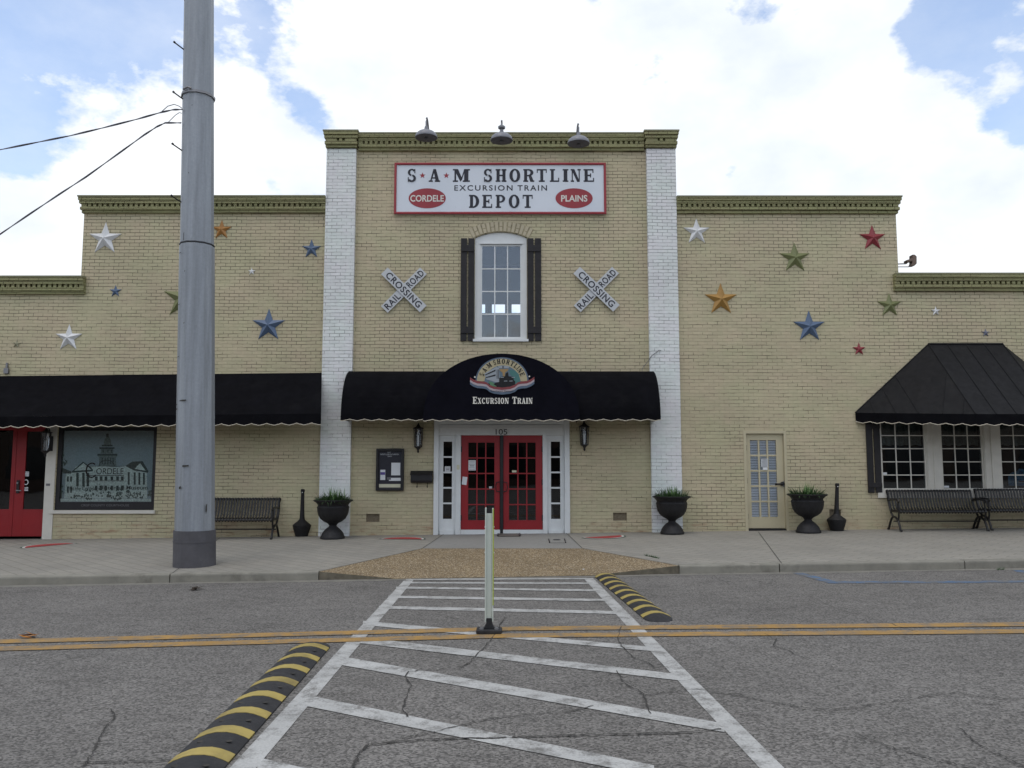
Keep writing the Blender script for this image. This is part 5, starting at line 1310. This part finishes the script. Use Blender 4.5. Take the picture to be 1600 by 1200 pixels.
for i, (u, v, k, nsp, hs, low, l1, l2) in enumerate(((515.5, 843.5, 1.0, 30, .34, 620, 'black pedestal urn before the left white pier', 'dense dark green plant in the urn before the left white pier'),
        (1054, 836, .98, 22, .26, 330, 'black pedestal urn before the right white pier', 'thin sprigs of green plant in the urn before the right white pier'),
        (1270, 834, 1.0, 20, .31, 420, 'black pedestal urn right of the tan door', 'bright green spiky plant in the urn right of the tan door'))):
    x, y = SW(u, v); y += .25; z = zside(x, y)
    if i == 0: o = U0; o.location = (x, y, z); o['label'] = l1
    else: o = dup(U0, (x, y, z), l1, rz=.7 * i)
    o.scale = (k, k, k)
    plant(x, y, z, 11 + i, nsp, hs, l2, low)
# bottle-shaped ash receptacles
def ashcan(loc, label, lean=0.0):
    o = thing('ash_receptacle', label, 'ashtray', loc, 'bottle-shaped cigarette receptacles')
    mb = MB(); mb.lathe([(.135, 0), (.14, .03), (.17, .12), (.195, .21), (.195, .235), (.185, .245), (.15, .275), (.10, .31), (.065, .35)], loc, 28); mb.build('base_bin', 'cast', o, smooth=True)
    prof = [(.062, .345), (.052, .40), (.045, .55), (.04, .75), (.036, .93), (.044, .945), (.044, .985), (.03, 1.0)]
    mb = MB(); mb.lathe(prof, loc, 20)
    mb.v = [(vx + lean * max(0, vz - loc[2] - .3), vy, vz) for vx, vy, vz in mb.v]
    mb.build('neck', 'cast', o, smooth=True)
    mb = MB(); zt_ = loc[2] + .93; mb.prism(ellipse(loc[0] + lean * .62, zt_, .010, .010, n=12), loc[1] - .042, loc[1] - .034); mb.build('opening', 'lens', o)
x, y = SW(469, 838.5); ashcan((x, y + .13, zside(x, y + .13)), 'black bottle-shaped ash receptacle with straight neck left of the left urn')
x, y = SW(1311.5, 830); ashcan((x, y + .13, zside(x, y + .13)), 'black bottle-shaped ash receptacle with leaning neck under the small red star', .06)

# sidewalk fittings and painted watermelon slices
def walkpoly(name, px, matname, label, cat, dz=.004, hgt=0.0):
    mb = MB(); pts = [SW(*q) for q in px]; mb.poly([(x, y, zside(x, y) + dz) for x, y in pts]); o = up(mb.build(name, matname, fix=False)); return tag(o, label, cat)
o = walkpoly('boot_scraper', [(777, 838.5), (813, 838.5), (812, 833.5), (778, 833.5)], 'rust', 'flat metal grate set in the landing before the red doors', 'grate', .005)
mb = MB()
for k in range(7):
    (x0, y0_), (x1, y1_) = SW(777.5, 834 + k * .7), SW(812.5, 834 + k * .7); mb.box(x0, x1, y0_ - .008, y0_ + .008, zside(x0, y0_) + .006, zside(x0, y0_) + .009)
for u in (778, 812):
    x0, y0_ = SW(u, 838); x1, y1_ = SW(u, 833.6); MB().box(x0 - .02, x0 + .02, y0_, y1_, zside(x0, y0_) + .010, zside(x0, y0_) + .02).build('end_bar', 'black', o)
mb.build('grate_bar', 'rust', o)
o = walkpoly('utility_cover', [(859, 848.5), (884, 848.5), (882, 842.5), (857.5, 842.5)], 'landing', 'square concrete utility cover with round lid in the landing', 'utility cover', .006)
mb = MB(); q = [SW(a, c) for a, c in ((859, 848.5), (884, 848.5), (882, 842.5), (857.5, 842.5))]
for a, c in ((0, 3), (1, 2)): mb.tube([(q[a][0], q[a][1], zside(*q[a]) + .006), (q[c][0], q[c][1], zside(*q[c]) + .006)], .012, 5)
xc, yc = SW(870, 844.2); mb.lathe([(.075, .004), (.07, .012), (.01, .013)], (xc, yc, zside(xc, yc) + .004), 20); mb.build('lid', 'black', o)
def melon(pts_dir, label):
    (u0, v0), (u1, v1), side = pts_dir
    p0, p1 = Vector(SW(u0, v0)), Vector(SW(u1, v1)); ax = (p1 - p0); L = ax.length; ax.normalize(); nn = Vector((-ax.y, ax.x)) * side
    o = thing('painted_watermelon_slice', label, 'pavement painting', (p0.x, p0.y, zside(p0.x, p0.y)), 'watermelon slices painted on the sidewalk')
    for kk, (mm, nm, f0, dz) in enumerate((('melongreen', 'green_rind', 1.0, .004), ('melonwhite', 'white_rind', .93, .0055), ('melonred', 'red_flesh', .84, .007))):
        mb = MB(); pts = []; c = p0 + ax * L / 2; n = 26
        for k in range(n + 1): t = R(180 * k / n); pts.append(c + ax * (L / 2 * f0) * math.cos(t) + nn * (L * .43 * f0) * math.sin(t))
        mb.poly([(p.x, p.y, zside(p.x, p.y) + dz) for p in pts]); up(mb.build(nm, mm, o, fix=False))
melon(((592, 842.5), (664, 843.0), 1), 'red painted watermelon slice on the sidewalk left of the entrance')
melon(((908, 840.5), (974, 836.5), -1), 'red painted watermelon slice on the sidewalk right of the entrance')
melon(((33, 857), (122, 849), 1), 'red painted watermelon slice on the sidewalk below the far left door')

# ================================================================ POLE AND WIRES
xb_, yb_ = SW(292, 888); yb_ += .31; PR0 = .325
zb_ = zside(xb_, yb_)
xtp, ztp = W(311, 0, yb_)
topc = Vector((xtp, yb_, ztp)); base = Vector((xb_, yb_, zb_ - .02)); ext = base + (topc - base) * 1.35
PL = thing('utility_pole', 'tall tapered grey galvanised steel utility pole with dark sleeve at its foot', 'pole', (xb_, yb_, zb_))
def cen(z): t = (z - base.z) / (topc.z - base.z); return base + (topc - base) * t
rtop = 23 / (F / math.hypot(DIST + yb_, 0) * (math.cos(PITCH) ** 2 / 1) ) * 1.0
d_top = (DIST + yb_) * math.cos(PITCH) + (ztp - CAMZ) * math.sin(PITCH); rtop = 23 * d_top / F
def rad_(z): t = (z - base.z) / (topc.z - base.z); return PR0 * .955 + (rtop - PR0 * .955) * t
zj = W(303, 383, yb_)[1]; zs_ = W(292, 828, yb_)[1]
NP = 12
def shaft(z0, z1, dr, name, mm, par, n=NP):
    mb = MB(); zz = [z0 + (z1 - z0) * k / 10 for k in range(11)]; vs = []
    for z in zz:
        c = cen(z); r_ = rad_(z) + dr
        for k in range(n): a = 2 * math.pi * (k + .5) / n; vs.append((c.x + r_ * math.cos(a), c.y + r_ * math.sin(a), z))
    fs = [(i * n + k, i * n + (k + 1) % n, (i + 1) * n + (k + 1) % n, (i + 1) * n + k) for i in range(10) for k in range(n)] + [tuple(range(n - 1, -1, -1)), tuple(10 * n + k for k in range(n))]
    mb.add(vs, fs); return mb.build(name, mm, par, bevel=.03 if name == 'shaft' else 0)
shaft(zs_ - .3, zj - .01, .0, 'shaft', 'galv', PL); shaft(zj - .2, ext.z, -.012, 'shaft', 'galv', PL)
shaft(zj - .012, zj + .004, .004, 'joint_ring', 'black', PL)
sl_ = shaft(base.z, zs_, .016, 'base_sleeve', 'sleeve', PL, 32)
zz1 = W(292, 845, yb_)[1]; shaft(zz1 - .012, zz1 + .012, .021, 'sleeve_band', 'sleeve', sl_, 32)
zc_ = W(310, 152, yb_)[1]; bn_ = shaft(zc_ - .02, zc_ + .02, .012, 'strap', 'steel', PL)
c = cen(zc_); r_ = rad_(zc_)
mb = MB(); mb.tube([(c.x - r_ * .6, c.y - r_ * .92, zc_ + .03), (c.x - r_ * .25, c.y - r_ * 1.1, zc_ + .045), (c.x - r_ * .05, c.y - r_ * 1.05, zc_ + .03)], .018, 6); mb.build('buckle', 'steel', bn_)
for v in (-2, 75, 152, 232, 312):
    z = W(300, v + 6, yb_)[1]; c = cen(z); r_ = rad_(z); a = R(208)
    mb = MB(); p = Vector((c.x + (r_ - .03) * math.cos(a), c.y + (r_ - .03) * math.sin(a), z - .02)); q = p + Vector((-.13, -.10, .08)); mb.tube([p, q], .011, 6); mb.tube([q + Vector((.012, .01, -.005)), q + Vector((-.012, -.01, .012))], .017, 6)
    mb.build('step_bolt', 'black', PL)
rm = random.Random(4); mb = MB()
for u, v, w_, h in ((287, 626, 12, 2.6), (275, 639, 5, 3), (275, 632, 4, 2), (292, 728, 10, 3), (283, 762, 4, 5), (267, 713, 2.2, 11), (319, 795, 2, 14), (301, 165, 1.5, 1.5), (296, 271, 1.6, 1.6), (290, 424, 1.7, 1.7), (289, 505, 1.7, 1.7), (281, 394, 5, 1.4), (279, 475, 4, 1.2), (278, 557, 4, 1.2), (262, 804, 2, 8), (288, 370, 1.2, 14)):
    x, z = W(u, v, yb_ - .25); c = cen(z); r_ = rad_(z) * .985; ddx = max(-.93, min(.93, (x - c.x) / r_)); a = math.asin(ddx); hw = w_ / 2 / 100
    for j in range(3):
        f0, f1 = -1 + 2 * j / 3, -1 + 2 * (j + 1) / 3
        q = []
        for ff, zz in ((f0, -1), (f1, -1), (f1, 1), (f0, 1)):
            aa = a + ff * hw / r_; q.append((c.x + (r_ + .016) * math.sin(aa), c.y - (r_ + .016) * math.cos(aa), z + zz * h / 200 * rm.uniform(.6, 1.1) + ff * .004))
        mb.poly(q)
mb.build('scuff_mark', 'crack', PL, fix=False)
def wire(pix, ys, label):
    pts = [(W(u, v, y)[0], y, W(u, v, y)[1]) for (u, v), y in zip(pix, ys)]
    # two conductors twisted round each other
    P_ = []; n = 70
    for k in range(n + 1):
        t = k / n * (len(pts) - 1); i = min(int(t), len(pts) - 2); P_.append(Vector(lerp(pts[i], pts[i + 1], t - i)))
    o = thing('service_wire', label, 'wire', pts[-1], 'wires running from the pole to the left')
    for s_ in (0, math.pi):
        mb = MB(); mb.tube([p + Vector((0, math.cos(k * .42 + s_), math.sin(k * .42 + s_))) * .008 for k, p in enumerate(P_)], .0085, 5); mb.build('strand', 'wire', o)
yc_ = yb_
wire([(-260, 268), (-120, 252), (0, 234), (60, 222), (110, 212), (160, 200), (215, 186), (250, 176), (270, 171.5), (285, 171)], [yc_ - .4 * k / 9 + .2 for k in range(10)], 'upper grey twisted wire running left from the pole')
wire([(-250, 515), (-120, 440), (0, 366), (50, 332), (95, 302), (135, 276), (185, 240), (225, 211), (245, 198), (258, 192), (283, 192)], [yc_ - .4 * k / 10 + .2 for k in range(11)], 'lower grey twisted wire dropping steeply left from the pole')
mb = MB(); 
mb.tube([(W(u, v, yc_ - .15)[0], yc_ - .15, W(u, v, yc_ - .15)[1]) for u, v in ((252, 175), (262, 166), (272, 163), (280, 166), (284, 169))], .007, 5); mb.tube([(W(u, v, yc_ - .15)[0], yc_ - .15, W(u, v, yc_ - .15)[1]) for u, v in ((262, 192), (274, 180), (280, 176), (284, 177))], .006, 5)
mb.build('wire_loop', 'wire', PL)

# ================================================================ THINGS ON THE ROAD
def hump(p_far, p_near, width, n, label, first=.2):
    a, c = Vector(p_far), Vector(p_near); ax = (c - a); L = ax.length; ax.normalize(); nn = Vector((ax.y, -ax.x))
    if nn.x < 0: nn = -nn
    o = thing('speed_hump', label, 'speed bump', (a.x, a.y, zroad(a.x)), 'black and yellow rubber speed humps')
    H_ = .058; hw = width / 2
    prof = [(-hw, 0), (-hw, .012), (-hw * .82, .027), (-hw * .5, .047), (-hw * .2, .057), (hw * .2, .057), (hw * .5, .047), (hw * .82, .027), (hw, .012), (hw, 0)]
    def strip(s0, s1, dz, name, mm, par, caps=True, taper=None, x0=None):
        mb = MB(); ns = max(1, int((s1 - s0) / .06)); vs = []; n_ = len(prof)
        for k in range(ns + 1):
            s_ = s0 + (s1 - s0) * k / ns
            f_ = 1.0
            if taper:
                e = min(s_ - taper[0], taper[1] - s_); f_ = min(1.0, max(.04, math.sqrt(max(0, 1 - (1 - min(1, e / .22)) ** 2))))
            for px, pz in prof:
                wf = .45 + .55 * f_ if f_ < 1 else 1
                pt = a + ax * s_ + nn * px * wf; vs.append((pt.x, pt.y, zroad(pt.x) + pz * f_ + (dz if pz > 0 else .0) ))
        fs = [(i * n_ + k, i * n_ + k + 1, (i + 1) * n_ + k + 1, (i + 1) * n_ + k) for i in range(ns) for k in range(n_ - 1)]
        fs += [tuple(range(n_)), tuple(ns * n_ + k for k in range(n_ - 1, -1, -1))]
        mb.add(vs, fs); return mb.build(name, mm, par, smooth=True)
    body = strip(0, L, 0, 'rubber_body', 'rubber', o, taper=(0, L))
    per = (L - first - .3) / (n - 1)
    for k in range(n):
        s0 = first + per * k; strip(s0 - .055, s0 + .075, .003, 'yellow_band', 'tape', o)
    mb = MB()
    for k in range(n):
        s0 = first + per * (k + .55)
        if s0 > L - .15: continue
        for px in (-hw * .45, hw * .55):
            pt = a + ax * s0 + nn * px; mb = MB(); mb.lathe([(.02, .050), (.02, .0515), (.001, .0515)], (pt.x, pt.y, zroad(pt.x)), 10); mb.build('bolt_hole', 'crack', o)
        if k % 3 == 1:
            q = [a + ax * (s0 - .006) + nn * -hw * .8, a + ax * (s0 - .006) + nn * hw * .8, a + ax * (s0 + .006) + nn * hw * .8, a + ax * (s0 + .006) + nn * -hw * .8]
    return o
hump((-1.885, -9.86), (-1.775, -14.1), .345, 10, 'long black and yellow speed hump in the left foreground', .27)
hump((1.385, -5.22), (1.60, -8.95), .31, 9, 'black and yellow speed hump at the right side of the crosswalk', .22)

# flexible delineator post standing on the centre line
xd, yd = G(764, 992); yd += .09; zd = zroad(xd)
DP = thing('delineator_post', 'white channel delineator post with lime edge on a black foot', 'delineator post', (xd, yd, zd))
mb = MB(); mb.prismz([(xd - .125, yd - .10), (xd + .125, yd - .10), (xd + .13, yd - .07), (xd + .13, yd + .07), (xd + .10, yd + .10), (xd - .10, yd + .10), (xd - .13, yd + .07), (xd - .13, yd - .07)], zd + .008, zd + .045)
mb.build('foot_plate', 'rubber', DP, bevel=.008)
mb = MB(); mb.prism([(xd - .06, zd + .045), (xd + .06, zd + .045), (xd + .028, zd + .10), (xd + .03, zd + .15), (xd - .03, zd + .15), (xd - .028, zd + .10)], yd - .035, yd + .035); mb.build('hinge', 'rubber', DP, bevel=.006)
mb = MB()
for sx in (-.075, .075):
    mb.lathe([(.022, .045), (.022, .062), (.012, .066)], (xd + sx, yd - .055, zd), 10)
mb.build('bolt', 'steel', DP, smooth=True)
ht = W(764, 793, yd)[1]; z0 = zd + .115; zslot = W(764, 802, yd)[1]
lean_ = 0.012
mb = MB()
for x0, x1, y0_, y1_, zz1 in ((-.034, .026, -.012, .0, zslot), (-.045, -.030, -.03, .02, ht), (.028, .041, -.03, .02, ht - .005)):
    mb.box(xd + x0, xd + x1, yd + y0_, yd + y1_, z0, zz1)
ps = mb.build('post', 'postwhite', DP, bevel=.004)
MB().box(xd + .0415, xd + .0445, yd - .026, yd + .02, W(764, 945, yd)[1], ht - .01).build('reflective_strip', 'lime', ps)
MB().box(xd + .034, xd + .0415, yd - .0335, yd - .0305, W(764, 945, yd)[1], ht - .01).build('reflective_edge', 'lime', ps)
MB().box(xd - .030, xd + .030, yd + .004, yd + .016, z0 + .3, zslot + .05).build('backing', 'black', ps)
mb = MB()
for v in (823, 828, 863):
    z = W(764, v, yd)[1]
    for sx in ((-.049, -.045), (.045, .050)): mb.box(xd + sx[0], xd + sx[1], yd - .02, yd + .0, z - .008, z + .008)
mb.build('reflector_tab', 'lens', ps)

# litter
def leafy(u, v, sz, mm, label, cat, name, seed):
    x, y = G(u, v); rr = random.Random(seed); mb = MB()
    for k in range(4):
        a = rr.uniform(0, 6.28); q = Vector((math.cos(a), math.sin(a))) * sz; s_ = Vector((-q.y, q.x)) * .3; cx_, cy_ = x + rr.uniform(-.5, .5) * sz, y + rr.uniform(-.5, .5) * sz
        pts = [(cx_ - q.x, cy_ - q.y, .010), (cx_ + s_.x, cy_ + s_.y, rr.uniform(.02, .05)), (cx_ + q.x, cy_ + q.y, rr.uniform(.012, .06)), (cx_ - s_.x, cy_ - s_.y, rr.uniform(.012, .03))]
        mb.poly([(p[0], p[1], zroad(p[0]) + p[2]) for p in pts])
    tag(mb.build(name, mm, fix=False), label, cat)
leafy(47, 996, .10, 'leaf', 'crumpled orange dead leaf on the yellow line at the left', 'leaf', 'dead_leaf', 2)
leafy(304, 922, .11, 'soil', 'dark scrap of debris on the road below the pole', 'debris', 'debris_scrap', 3)
leafy(913, 894, .04, 'paper', 'tiny white litter scrap at the foot of the ramp near the far speed hump', 'litter', 'litter_scrap', 4)
def weed(px, n, label, seed, h):
    rr = random.Random(seed); mb = MB()
    for k in range(n):
        t = rr.random(); u = px[0][0] + (px[1][0] - px[0][0]) * t; v = px[0][1] + (px[1][1] - px[0][1]) * t
        x, y = SW(u, v); z = zside(x, y); a = rr.uniform(0, 6.28); L = rr.uniform(.3, 1) * h; d = Vector((math.cos(a), math.sin(a))) * L * .7; s_ = Vector((-d.y, d.x)).normalized() * .006
        mb.poly([(x - s_.x, y - s_.y, z), (x + s_.x, y + s_.y, z), (x + d.x, y + d.y, z + L * .6)])
    tag(mb.build('grass_tuft', 'blade', fix=False), label, 'weed')
weed([(1008, 868), (1030, 873)], 90, 'flattened grass tuft at the right edge of the pebble ramp', 6, .07)
weed([(1558, 891), (1570, 890)], 30, 'small grass tuft at the foot of the right curb', 7, .08)
